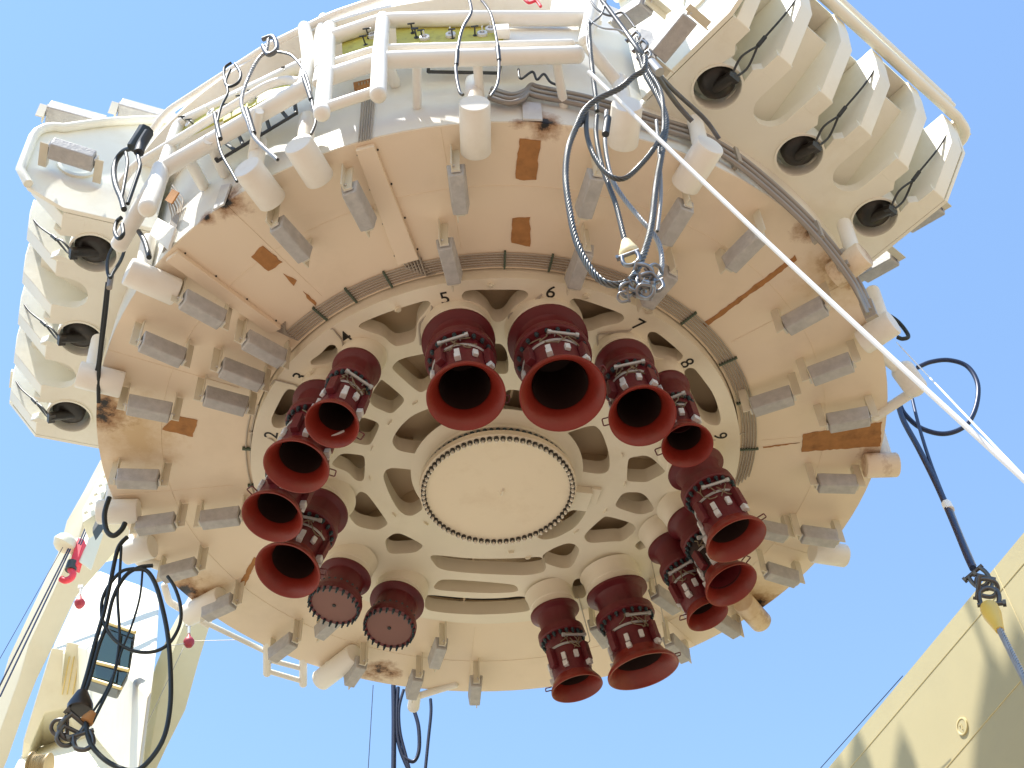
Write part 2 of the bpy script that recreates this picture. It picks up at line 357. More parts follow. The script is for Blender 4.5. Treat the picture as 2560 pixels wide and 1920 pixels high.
# ---- spider plate with openings
def H(pts, z=ZP):       # sheet-pixel outline -> xy outline on the spider plate
    return chaikin([tuple(hz(x, y, z).xy) for x, y in pts], 2)
def c1(ox, oy, s, pts): return [((ox + x / s) / K, (oy + y / s) / K) for x, y in pts]
A = lambda p: c1(600, 400, 3.16, p); B_ = lambda p: c1(600, 850, 3.16, p); C_ = lambda p: c1(1200, 850, 3.16, p)
D_ = lambda p: c1(600, 1350, 3.16, p); E_ = lambda p: c1(1250, 1350, 3.16, p); F_ = lambda p: c1(1200, 400, 3.16, p); G_ = lambda p: c1(960, 700, 3.687, p)
HOLES = [
 G_([(710,150),(740,105),(800,92),(1000,88),(1290,90),(1335,130),(1310,170),(1200,240),(1110,370),(1040,392),(1000,370),(950,280),(860,210),(730,185)]),
 A([(930,1320),(960,1285),(1170,1200),(1470,1105),(1510,1130),(1490,1170),(1400,1270),(1390,1400),(1370,1440),(1240,1475),(1190,1450),(1130,1390),(1000,1350)]),
 A([(550,1590),(640,1530),(700,1460),(750,1460),(775,1500),(760,1570),(720,1605),(570,1625)]),
 B_([(248,650),(250,610),(340,430),(380,385),(435,395),(450,440),(420,520),(400,640),(330,700),(265,690)]),
 F_([(705,1115),(740,1092),(800,1100),(1120,1210),(1145,1255),(1100,1290),(980,1310),(880,1350),(825,1355),(800,1330),(780,1250),(740,1180)]),
 F_([(1315,1400),(1340,1355),(1400,1362),(1600,1530),(1605,1565),(1560,1595),(1470,1570),(1380,1560),(1350,1500)]),
 C_([(1605,260),(1640,220),(1690,222),(1740,280),(1850,430),(1908,620),(1890,675),(1830,675),(1760,640),(1700,540),(1620,330)]),
 B_([(1200,210),(1260,150),(1440,110),(1560,100),(1600,300),(1480,390),(1440,412),(1400,408),(1210,240)]),
 B_([(1020,460),(1110,310),(1140,325),(1290,450),(1298,490),(1210,578),(1170,578),(1040,520)]),
 B_([(860,800),(940,600),(1080,645),(1105,680),(1035,825),(990,832)]),
 B_([(722,970),(800,892),(960,908),(988,930),(983,1095),(960,1118),(910,1108),(850,1040),(740,1000)]),
 B_([(888,1280),(930,1210),(960,1195),(1010,1220),(1168,1440),(1160,1465),(1080,1508),(920,1472),(850,1380),(905,1330)]),
 D_([(1142,0),(1215,-52),(1275,-52),(1445,35),(1435,65),(1380,102),(1200,112),(1163,90)]),
 D_([(1498,140),(1520,115),(1850,150),(2200,145),(2370,130),(2405,160),(2422,215),(2398,255),(2300,275),(2212,280),(1800,262),(1570,233)]),
 c1(840, 1280, 1.5875, [(382,302),(410,268),(470,268),(560,275),(650,282),(715,290),(727,318),(600,323),(420,312)]),
 E_([(330,118),(440,55),(540,22),(600,38),(633,80),(582,195),(540,224),(480,224),(350,182)]),
 C_([(815,1545),(960,1410),(1000,1388),(1215,1450),(1235,1505),(1130,1593),(1060,1590),(880,1605),(840,1590)]),
 C_([(1068,1295),(1130,1202),(1290,1203),(1383,1330),(1360,1355),(1290,1378),(1230,1374),(1080,1325)]),
 C_([(1158,1100),(1168,950),(1190,928),(1330,906),(1465,1030),(1450,1055),(1340,1112),(1310,1124),(1170,1118)]),
 E_([(583,310),(660,302),(692,340),(682,450),(600,472),(560,420)]),
 B_([(1195,800),(1250,700),(1350,600),(1500,535),(1600,560),(1740,655),(1640,740),(1500,865),(1440,898),(1370,898),(1240,872)]),
 B_([(1127,1080),(1150,1028),(1200,1008),(1390,1028),(1428,1080),(1430,1200),(1455,1330),(1370,1388),(1310,1388),(1250,1345),(1180,1225)]),
 C_([(645,780),(680,735),(900,665),(965,730),(1023,900),(1025,1025),(980,1055),(920,1058),(780,1035),(738,1000),(705,900)]),
 C_([(440,1555),(560,1470),(700,1345),(860,1330),(760,1480),(600,1565),(500,1580)]),
 G_([(990,590),(1080,585),(1130,650),(1150,770),(1145,868),(1010,862),(985,720)]),
 G_([(1130,1015),(1200,1010),(1290,1030),(1330,1200),(1330,1310),(1190,1285),(1070,1262),(1080,1100)]),
 c1(840, 1280, 1.5875, [(355,335),(370,328),(470,338),(560,344),(660,342),(735,333),(770,345),(778,392),(690,403),(560,408),(440,402),(350,388)]),
 E_([(1060,45),(1110,0),(1180,5),(1165,50),(1100,85)]),
]
hp_ = []
def area(p): return sum(p[i - 1][0] * p[i][1] - p[i][0] * p[i - 1][1] for i in range(len(p))) / 2
for h in HOLES:
    q = [(x * min(1, 5.42 / math.hypot(x, y)), y * min(1, 5.42 / math.hypot(x, y))) for x, y in H(h)]
    if area(q) > 0: q = q[::-1]
    hp_.append(q)
HUBR = 1.58
spider = plate_with_holes('spider_plate', circle(R_IN - 0.03, 128), hp_, ZP, ZP + 0.42, 'cream_paint', buoy)
mb = MB(); mb.lathe([(0.01, .55), (R_IN, .55), (R_IN, .7), (0.01, .7)], (0, 0, 0), (0, 0, 1), n=96, closed=True)
build('backing_plate', mb, 'backing', buoy)
for k in range(8):
    a = 360 / 8 * k + 12; mb = MB(); mb.box(cyl(3.75, a, 0.33), (cyl(1, a, 0), cyl(1, a + 90, 0), (0, 0, 1)), (3.6, 0.05, 0.42)); build('web', mb, 'backing', buoy)
# ---- hub and bolted centre cover
hub = None
mb = MB(); mb.lathe([(1.98, -0.28), (1.98, -0.303), (1.84, -0.33), (1.74, -0.40), (1.70, -0.50), (1.735, -0.515), (1.735, -0.60), (1.5, -0.60), (1.5, -0.28)], (0, 0, 0), (0, 0, 1), n=96, closed=True)
hub = build('hub', mb, 'cream_paint', buoy)
mb = MB(); mb.lathe([(0.01, -0.601), (1.58, -0.601), (1.58, -0.70), (1.76, -0.73), (1.785, -0.76), (1.785, -0.885), (1.77, -0.90), (0.01, -0.90)], (0, 0, 0), (0, 0, 1), n=96, closed=True)
cover = build('centre_cover', mb, 'cover_paint', buoy)
boltm = MB(); boltm.lathe([(0.058, 0.0), (0.058, 0.06), (0.03, 0.062)], (0, 0, 0), (0, 0, -1), n=8)
tipm = MB(); tipm.lathe([(0.034, 0.06), (0.034, 0.125), (0.022, 0.14)], (0, 0, 0), (0, 0, -1), n=8)
bm_ = tm_ = None
for k in range(72):
    p = cyl(1.688, k * 5 + 1.3, -0.90)
    for nm, mm, key, cur in (('nut', boltm, 'bolt_dark', 'b'), ('stud_tip', tipm, 'stud_bright', 't')):
        dat = bm_ if cur == 'b' else tm_
        if dat is None:
            o = build(nm, mm, key, cover)
            if cur == 'b': bm_ = o.data
            else: tm_ = o.data
        else: o = bpy.data.objects.new(nm, dat); COL.objects.link(o); o.parent = cover
        o.location = p
nutm = MB(); nutm.lathe([(0.050, 0), (0.050, 0.09)], (0, 0, 0), (0, 0, -1), n=6)
nm_ = None
for k in range(72):
    p = cyl(1.665, k * 5 + 3.0, -0.60)
    if nm_ is None: o = build('nut', nutm, 'bolt_blue', hub); nm_ = o.data
    else: o = bpy.data.objects.new('nut', nm_); COL.objects.link(o); o.parent = hub
    o.location = p
# anode stubs / lifting eye dimples on the spider plate and cover: small pads
def pad(x, y, z, par, s=0.09):
    p = hz(x, y, z); mb = MB(); a = math.atan2(p.x, -p.y); t = Vector((math.cos(a), math.sin(a), 0))
    mb.box(p + Vector((0, 0, -0.035)), (t, (t.y, -t.x, 0), (0, 0, 1)), (s * 1.8, s * 0.35, 0.07), taper=0.6); build('padeye', mb, 'cream_paint', par)
for x, y in [(1038, 1006), (975, 1055), (930, 1120), (925, 1195), (985, 1285), (1065, 1307), (1555, 1137), (1562, 1209), (1513, 1276), (1440, 1327), (1320, 1392), (1278, 1378)]:
    pad(x / K, y / K, ZP, spider)
pad(1085, 1062, -0.90, cover, 0.13)
for k, (x, y) in enumerate([(860, 668), (1060, 615), (1400, 672), (1265, 640), (790, 745), (680, 800)]):
    p = hz(x, y, ZP); mb = MB(); mb.lathe([(0.07, 0), (0.06, 0.05), (0.015, 0.24), (0.0, 0.25)], p, (p.x * 0.12, p.y * 0.12, -1), n=10); build('guide_pin', mb, 'cream_paint', spider)
# boxes on the spider plate right of the cover
for (x, y, dx, dy, h) in [(1240, 1075, 0.75, 0.62, 0.22), (1283, 1070, 0.24, 0.5, 0.1)]:
    p = hz(x, y, ZP - h / 2); mb = MB(); mb.box(p, ((1, 0.25, 0), (-0.25, 1, 0), (0, 0, 1)), (dx, dy, h)); build('pad_box', mb, 'cream_paint', spider, bevel=0.015)

# ---- recess lip lining
mb = MB(); mb.lathe([(R_IN + 0.0, 0.0), (R_IN + 0.0, 0.5), (R_IN + 0.05, 0.5), (R_IN + 0.05, 0.004)], (0, 0, 0), (0, 0, 1), n=128, closed=True)

# ---- numbers painted on the spider plate
def number(txt, x, y, size=0.30, rot=0):
    p = hz(x, y, ZP - 0.006); cu = bpy.data.curves.new('number', 'FONT'); cu.body = txt; cu.size = size / 0.7; cu.align_x = 'CENTER'; cu.align_y = 'CENTER'; cu.extrude = 0.002; cu.offset = 0.002
    tmp = bpy.data.objects.new('tmp', cu); COL.objects.link(tmp); dg = bpy.context.evaluated_depsgraph_get(); dg.update()
    me = bpy.data.meshes.new_from_object(tmp.evaluated_get(dg)); bpy.data.objects.remove(tmp)
    up = Vector((p.x, p.y, 0)).normalized(); up.rotate(Matrix.Rotation(math.radians(rot), 3, 'Z')); nrm = Vector((0, 0, -1)); rt = up.cross(nrm)
    mt = Matrix((rt, up, nrm)).transposed().to_4x4(); mt.translation = p; me.transform(mt)
    link_mesh('number', me, 'black_paint', spider)
number('5', 961, 645); number('6', 1190, 632); number('4', 748, 729); number('3', 649, 815); number('2', 587, 940)
number('7', 1378, 702); number('8', 1483, 785); number('9', 1555, 942)

# ---- riser nozzles
def nozzle(F, Bp, wf, wb, blind=False, seed=0, detail=0.0):
    F = Vector(F); Bp = Vector(Bp); d = (Bp - F); L = d.length; d.normalize()
    Rf = pw(F, wf) / 2; Rb = pw(Bp, wb) / 2
    rnd = random.Random(seed)
    base = 'blind_riser_tube' if blind else 'riser_tube'
    n = 40
    # cream collar from plate down to the flange
    top = F + Vector((-d.x, -d.y, 0)) * 0.0
    Pc = F - d * ((ZP - F.z) / -d.z) if False else Vector((F.x - d.x / d.z * (F.z - ZP), F.y - d.y / d.z * (F.z - ZP), ZP))
    Lc = (F - Pc).length
    col = MB(); col.lathe([(Rf * 1.0, -0.02), (Rf * .965, 0.04), (Rf * 0.945, 0.10), (Rf * 0.925, Lc * 0.62), (Rf * 0.89, Lc * 0.66), (Rf * 0.87, Lc), (Rf * 0.5, Lc)], Pc, d, n=n)
    build('collar', col, 'cream_paint', buoy)
    if blind:
        prof = [(Rf * .6, 0), (Rf, 0), (Rf, .05), (Rf * .80, .09), (Rf * .76, .12), (Rf * .76, L - .30), (Rb * .93, L - .28), (Rb * .96, L - .16), (Rb, L - .15), (Rb, L), (0.02, L)]
    else:
        prof = [(Rf * .6, 0), (Rf, 0), (Rf, L * .03), (Rf * .80, L * .06), (Rf * .74, L * .1), (Rf * .73, L * .26), (Rf * .93, L * .275), (Rf * .95, L * .36), (Rf * .90, L * .37), (Rf * .90, L * .375),
                (Rf * .74, L * .38), (Rf * .72, L * .56), (Rf * .76, L * .565), (Rf * .77, L * .83), (Rb * .79, L * .885), (Rb * .78, L * .89)]
    body = MB(); body.lathe(prof, F, d, n=n, cap=blind)
    ro = build(base, body, 'red_primer', buoy)
    x = d.orthogonal().normalized(); toc = (CAM - F); toc = (toc - d * toc.dot(d)).normalized(); y = d.cross(toc)
    if not blind:
        # bell lip: the flared mouth
        bl = MB(); bl.lathe([(Rb * .80, L * .885), (Rb * .88, L * .91), (Rb * .99, L * .965), (Rb * 1.012, L * .985), (Rb * 1.012, L + .012), (Rb * .975, L + .012), (Rb * .87, L * .972), (Rb * .76, L * .905), (Rb * .67, L * .83), (Rb * .66, L * .80), (Rb*.70, L*.80)], F, d, n=56, closed=True)
        build('bellmouth', bl, 'bell_red', ro)
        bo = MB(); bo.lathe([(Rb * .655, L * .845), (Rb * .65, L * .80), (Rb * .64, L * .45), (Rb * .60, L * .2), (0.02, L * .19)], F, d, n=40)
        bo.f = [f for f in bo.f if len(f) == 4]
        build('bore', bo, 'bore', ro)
    # studs and nuts on the bolted flange (small: joined)
    st = MB(); nb = 24
    if blind:
        for k in range(nb):
            a = 2 * PI * k / nb; rr = x * math.cos(a) + d.cross(x) * math.sin(a)
            st.lathe([(.036, 0), (.036, .07), (.024, .075), (.022, .15)], F + d * (L + .001) + rr * Rb * .93, d, n=6)
            st.lathe([(.03, 0), (.03, .05)], F + d * (L - .29) + rr * Rb * .88, -d, n=6)
    else:
        for k in range(20):
            a = 2 * PI * k / 20; rr = x * math.cos(a) + d.cross(x) * math.sin(a)
            st.lathe([(.046, 0), (.046, .06), (.03, .065), (.028, .12)], F + d * (L * .375) + rr * Rf * .83, d, n=6)
    build('flange_bolts', st, 'bolt_blue', ro, kind='stuff')
    if blind:
        e = MB(); e.lathe([(Rb * .84, 0), (Rb * .84, .006), (.02, .006)], F + d * (L + .001), d, n=40); eo = build('end_plate', e, 'disc_brown', ro)
        e = MB(); e.lathe([(.05, 0), (.045, .02)], F + d * (L + .008), d, n=8); build('plug', e, 'black_paint', ro)
        return
    # silver strap round the body
    sp = MB(); sp.lathe([(Rf * .775, L * .53), (Rf * .80, L * .535), (Rf * .80, L * .555), (Rf * .775, L * .56)], F, d, n=40); sp.f = [f for f in sp.f if len(f) == 4]
    build('strap', sp, 'wire_light', ro)
    # sensor blocks and lugs round the body
    ang0 = rnd.uniform(0, 20)
    for k in range(11):
        a = math.radians(ang0 + k * 360 / 11 + rnd.uniform(-3, 3)); rr = toc * math.cos(a) + y * math.sin(a); tt = -toc * math.sin(a) + y * math.cos(a)
        bl = MB(); bl.box(F + d * (L * .70) + rr * (Rf * .775 + .035), (tt, rr, d), (.105, .075, L * .085)); build('spacer_block', bl, 'zinc_light', ro, bevel=0.008)
        if k % 3 == 0:
            bl = MB(); bl.box(F + d * (L * .80) + rr * (Rf * .79 + .05), (tt, rr, d), (.12, .12, L * .06)); build('guide_lug', bl, 'zinc_light', ro, bevel=0.008)
        if k % 4 == 1:
            bl = MB(); bl.box(F + d * (L * .66) + rr * (Rf * .78 + .06), (tt, rr, d), (.17, .14, L * .22)); build('latch', bl, 'red_primer', ro, bevel=0.01)
    # hydraulic actuator and hoses facing outwards
    for sgn in (1,):
        a = math.radians(rnd.uniform(-35, 20)); rr = toc * math.cos(a) + y * math.sin(a); tt = -toc * math.sin(a) + y * math.cos(a)
        p = F + d * (L * .47) + rr * (Rf * .74 + .09)
        ac = MB(); ac.tube([p - tt * .30, p + tt * .26], .036, n=10); ac.tube([p - tt * .34, p - tt * .27], .05, n=8); ac.tube([p + tt * .22, p + tt * .29], .05, n=8)
        ac.tube([p - tt * .15, p - tt * .15 - rr * .09], .014, n=6); ac.tube([p + tt * .13, p + tt * .13 - rr * .09], .014, n=6)
        build('actuator', ac, 'wire_light', ro)
        ho = MB()
        for q in range(4):
            s0 = rnd.uniform(-.25, .25); pts = []
            for i in range(9):
                t = i / 8; aa = a + (s0 + t * rnd.uniform(.5, .9) * (1 if q % 2 else -1)) * 1.0; r2 = toc * math.cos(aa) + y * math.sin(aa)
                pts.append(F + d * (L * (.50 + .11 * math.sin(t * 3.1 + q) + .05 * q / 4)) + r2 * (Rf * .76 + .035 + .03 * math.sin(t * 6)))
            ho.tube(smooth_path(pts, 4), .013, n=6)
        build('hose', ho, 'hose_brown', ro)
    # little handle at the lip
    a = math.radians(rnd.uniform(60, 110)) * rnd.choice((-1, 1)); rr = toc * math.cos(a) + y * math.sin(a); tt = -toc * math.sin(a) + y * math.cos(a)
    p = F + d * (L * .93) + rr * Rb * .93; h = MB(); h.tube(rounded([p - tt * .08, p - tt * .08 + rr * .16, p + tt * .08 + rr * .16, p + tt * .08], .03), .014, n=6); build('handle', h, 'red_primer', ro)
mk('zinc_light', (0.62, 0.62, 0.62), 0.5, metal=0.1, var=0.15, scale=9)
mk('hose_brown', (0.20, 0.15, 0.09), 0.5, var=0.2)
ZF, ZB = -0.86, -3.0
NZ = [((990, 737), 160, (1007, 857), 171), ((1183, 735), 176, (1216, 851), 188), ((1348, 790), 131, (1388, 899), 147), ((1444, 838), 92, (1485, 963), 112),
      ((771, 797), 107, (717, 917), 118), ((695, 871), 126, (640, 1008), 144), ((652, 985), 122, (588, 1117), 134), ((692, 1105), 125, (621, 1233), 145),
      ((1198, 1322), 107, (1247, 1487), 113), ((1332, 1279), 135, (1390, 1450), 158), ((1502, 1011), 127, (1591, 1167), 138), ((1485, 1126), 95, (1580, 1264), 120), ((1446, 1180), 100, (1529, 1331), 94)]
for i, (f_, wf, b_, wb) in enumerate(NZ):
    nozzle(hz(f_[0], f_[1], ZF), hz(b_[0], b_[1], ZB), wf, wb, seed=i + 3)
nozzle(hz(746, 1246, ZF), hz(722, 1307, -1.78), 115, 118, blind=True, seed=40)
nozzle(hz(858, 1300, ZF), hz(841, 1356, -1.78), 119, 116, blind=True, seed=41)
# name plates in the mouth of one bell
p = hz(727, 941, -2.86); mb = MB(); mb.box(p + Vector((0, 0, 0.02)), ((1, -.25, 0.3), (.25, 1, 0), (0.2, 0, -1)), (0.34, 0.07, 0.02)); build('name_plate', mb, 'zinc_light', buoy)

# ---- anodes on the underside
def anode(p, az=None, L=0.93, W=0.36, Hh=0.36, z=-0.62, up=(0, 0, -1), dirv=None, drop=0.42):
    p = Vector(p); upv = Vector(up).normalized()
    if dirv is None:
        a = math.atan2(p.x, -p.y) + math.radians(random.uniform(-2.5, 2.5)); dirv = Vector((math.sin(a), -math.cos(a), 0))
    u = Vector(dirv).normalized(); t = upv.cross(u).normalized()
    mb = MB(); mb.box(p, (u, t, -upv), (L, W, Hh), taper=1.0)
    # slightly narrower lower face
    vs = mb.v; 
    mb.v = [tuple(Vector(v) - t * (Vector(v) - p).dot(t) * (0.22 if (Vector(v) - p).dot(upv) > 0 else 0) - u * (Vector(v) - p).dot(u) * (0.05 if (Vector(v) - p).dot(upv) > 0 else 0)) for v in vs]
    o = build('anode', mb, 'zinc', buoy, bevel=0.025)
    for s in (-1, 1):
        b = MB(); q = p + u * s * (L / 2 + 0.035)
        b.box(q - upv * (drop / 2 + 0.03), (u, t, upv), (0.03, 0.16, Hh * 0.5 + drop + 0.1)); b.box(q + u * s * .085 + t * .068 - upv * (drop / 2 + 0.03), (u, t, upv), (0.14, 0.024, Hh * 0.5 + drop + 0.1)); build('bracket', b, 'bracket_paint', o)
        c = MB(); c.tube([q + u * s * .015 - upv * 0.02 + t * .03, q + u * s * .05 - upv * 0.02 + t * .03], .022, n=6); c.box(q - u * s * .02 + upv * .08, (u, t, upv), (.03, W * .5, .05))
        build('anode_bolt', c, 'zinc_light', o)
mk('bracket_paint', (0.66, 0.62, 0.50), 0.5, var=0.08)
AN = [(775,447),(628,519),(990,411),(971,566),(1275,420),(1252,577),(1459,482),(1423,622),(1608,541),(1740,684),(1796,799),(1668,868),(1833,908),
      (1807,1046),(1768,1160),(1687,1243),(1567,1350),(1462,1402),(1437,1297),(1297,1368),(1660,1147),(437,670),(350,757),(570,756),(521,811),(487,868),
      (322,884),(298,1036),(338,1133),(477,1120),(388,1233),(474,1313),(612,1400),(711,1350),(768,1452),(896,1480),(946,1412),(1027,1492)]
for x, y in AN: anode(hz(x, y, -0.62))

# ---- paint patches (bare primer) and marks
def patch(name, pts, material, z=-0.016, par=buoy, jag=0.02, sub=6, **k):
    P = [hz(x, y, z) for x, y in pts]; q = []
    for i in range(len(P)):
        a = P[i]; b = P[(i + 1) % len(P)]; n = max(1, int((b - a).length / 0.08)); 
        for j in range(n): q.append(a.lerp(b, j / n) + Vector((random.uniform(-jag, jag), random.uniform(-jag, jag), 0)) * (1 if j else .5))
    mb = MB(); mb.prism(q, (0, 0, 0.014)); return build(name, mb, material, par, **k)
for pts in [[(1123,300),(1168,304),(1158,388),(1122,389),(1114,385),(1118,340)], [(1107,472),(1145,470),(1145,533),(1128,530),(1105,525)],
            [(567,531),(610,567),(580,586),(542,555)], [(613,592),(640,606),(634,618)], [(380,898),(427,908),(416,944),(350,928)],
            [(1735,938),(1905,912),(1902,964),(1732,976)], [(1718,552),(1722,562),(1524,708),(1517,702)], [(1648,966),(1700,960),(1728,957),(1650,968)],
            [(548,1205),(558,1208),(510,1300),(498,1297)], [(655,630),(660,634),(684,656),(682,661),(668,650)]]:
    patch('primer_patch', pts, 'rust_patch', jag=0.015)

# ---- long cover strips with screws
def strip(pts):
    P = [hz(x, y, 0) for x, y in pts]; mb = MB(); mb.prism([p + Vector((0, 0, -0.14)) for p in P], (0, 0, 0.14)); o = build('cover_strip', mb, 'shell_paint', buoy, bevel=0.012)
    for e, f in ((0, 3), (1, 2)):
        for t in (.06, .35, .65, .94):
            q = P[e].lerp(P[f], t).lerp(P[0].lerp(P[1], .5).lerp(P[3].lerp(P[2], .5), t), -0.10) ; s = MB(); s.lathe([(.02, 0), (.02, .02)], q, (0, 0, -1), n=6); build('screw', s, 'black_paint', o)
strip([(769, 318), (808, 308), (905, 552), (860, 565)]); strip([(360, 556), (385, 537), (608, 702), (583, 713)])

# ---- tubing on the underside
def arc(r, a0, a1, z, n=40): return [cyl(r, a0 + (a1 - a0) * i / n, z) for i in range(n + 1)]
def azof(p): return math.degrees(math.atan2(p.x, -p.y))
corner = hz(655, 742, -0.03); ca = azof(corner); s1 = hz(893, 562, -0.03); s2 = hz(605, 704, -0.03)
aj = azof(hz(906, 600, -0.03))
tb = None
for k in range(6):
    r = 5.70 + 0.062 * k; endaz = 104 - k * 1.0
    lead = [s2 + (corner - s2).normalized().cross(Vector((0, 0, 1))) * (0.062 * (k - 2.5))]
    c_ = cyl(r, ca + (5.7 - r) * 1.5, -0.035)
    mb = MB(); mb.tube([lead[0], c_ - (c_ - lead[0]).normalized() * .02, c_] + arc(r, ca + 1.2, endaz, -0.035, 70), 0.018, n=6); build('ring_tube', mb, 'tube_grey', buoy)
for k in range(6):
    off = (k - 2.5) * 0.062; p0 = s1 + Vector((1, 0.1, 0)) * off; r = 5.70 + 0.062 * (5 - k); a = aj + off * 10
    mb = MB(); mb.tube([p0 + Vector((0, -.06, 0)), p0 + Vector((0, .05, 0)), cyl(6.3, a, -.08) * 1.0, cyl(r, a, -.08), cyl(r, a + 2, -.06)], 0.019, n=6); build('branch_tube', mb, 'tube_grey', buoy)
for k in range(2):
    r = 5.62 + 0.10 * k; mb = MB(); mb.tube(arc(r, -66 + k * 2, -112, -0.035, 30), 0.02, n=6); build('ring_tube', mb, 'tube_grey', buoy)
for a in (-36, -28, -19.5, 4.3, 13.5, 46.5, 62, 75, 90):
    mb = MB(); mb.box(cyl(5.86, a, -0.05), (cyl(1, a, 0), cyl(1, a + 90, 0), (0, 0, 1)), (0.43, 0.04, 0.06)); build('tube_clamp', mb, 'clamp_green', buoy)
for a in (-80, -92, -105):
    mb = MB(); mb.box(cyl(5.67, a, -0.05), (cyl(1, a, 0), cyl(1, a + 90, 0), (0, 0, 1)), (0.26, 0.055, 0.07)); build('tube_clamp', mb, 'clamp_green', buoy)
def thin(pts, z=-0.33, r=0.016):
    mb = MB(); mb.tube(rounded([hz(x, y, zz) if len(q) == 3 else hz(x, y, z) for q in pts for x, y, zz in [(q + (z,))[:3]]], 0.08), r, n=6); build('branch_tube', mb, 'tube_grey', buoy)
thin([(916, 612, -.03), (935, 668), (905, 700), (908, 745)], r=.02)
thin([(1172, 598, -.03), (1170, 640), (1097, 682), (1104, 706, -.35), (1122, 754, -1.0), (1150, 763, -.95)], r=.02)
thin([(700, 725, -.03), (717, 708, -.32), (740, 735), (742, 765)], r=.02)
thin([(1385, 676, -.03), (1362, 715), (1290, 722), (1291, 745, -.4), (1312, 792, -1.0), (1340, 806, -1)], r=.02)
thin([(1505, 760, -.03), (1462, 790), (1420, 800)], r=.016); thin([(1610, 935, -.03), (1535, 952), (1500, 955)], r=.016)
thin([(580, 842, -.03), (592, 820), (640, 832), (652, 845)], r=.018)
thin([(538, 932, -.03), (585, 948), (600, 958)], r=.018)
thin([(1405, 1200), (1440, 1372)], r=.014, z=-.35); thin([(1250, 1290, -.3), (1275, 1385, -.4), (1250, 1400, -.8)], r=.016)

# ---- radial stub cylinders round the rim
def stub(oe, ie, rad=0.29, z=-0.30, leg=True, end='white_paint'):
    p = hz(oe[0], oe[1], z); q = hz(ie[0], ie[1], z); a = azof((p + q) / 2); d = Vector((p - q).xy.to_3d()); L = d.length
    d = d.normalized(); mb = MB(); mb.lathe([(rad * .93, 0), (rad, .03), (rad, L - .03), (rad * .93, L), (rad * .5, L + .005)], q, d, n=28)
    o = build('guide_stub', mb, 'shell_paint' if end == 'burn' else 'white_paint', buoy)
    if leg:
        b = q + d * (L * .72); lg = MB(); lg.tube([b + Vector((0, 0, .1)), b + Vector((0, 0, 1.2)) + d * 0.05], rad * .55, n=16, round_end=2); build('stub_leg', lg, 'white_paint', o)
for a_, b_ in [((1025, 222), (1028, 330)), ((643, 310), (692, 388)), ((532, 360), (590, 436)), ((1355, 225), (1345, 312)), ((1535, 312), (1478, 402)),
               ((1868, 548), (1800, 598)), ((1930, 695), (1862, 740)), ((1938, 1004), (1868, 1006)), ((1826, 1201), (1755, 1190)), ((1645, 1345), (1605, 1300)),
               ((212, 1106), (300, 1104)), ((168, 808), (265, 832)), ((275, 585), (382, 632)), ((405, 1330), (480, 1290)), ((692, 1470), (768, 1412)), ((270, 1195), (330, 1180))]:
    stub(a_, b_, end='burn' if a_[0] in (1868, 1938, 1645) else 'w')

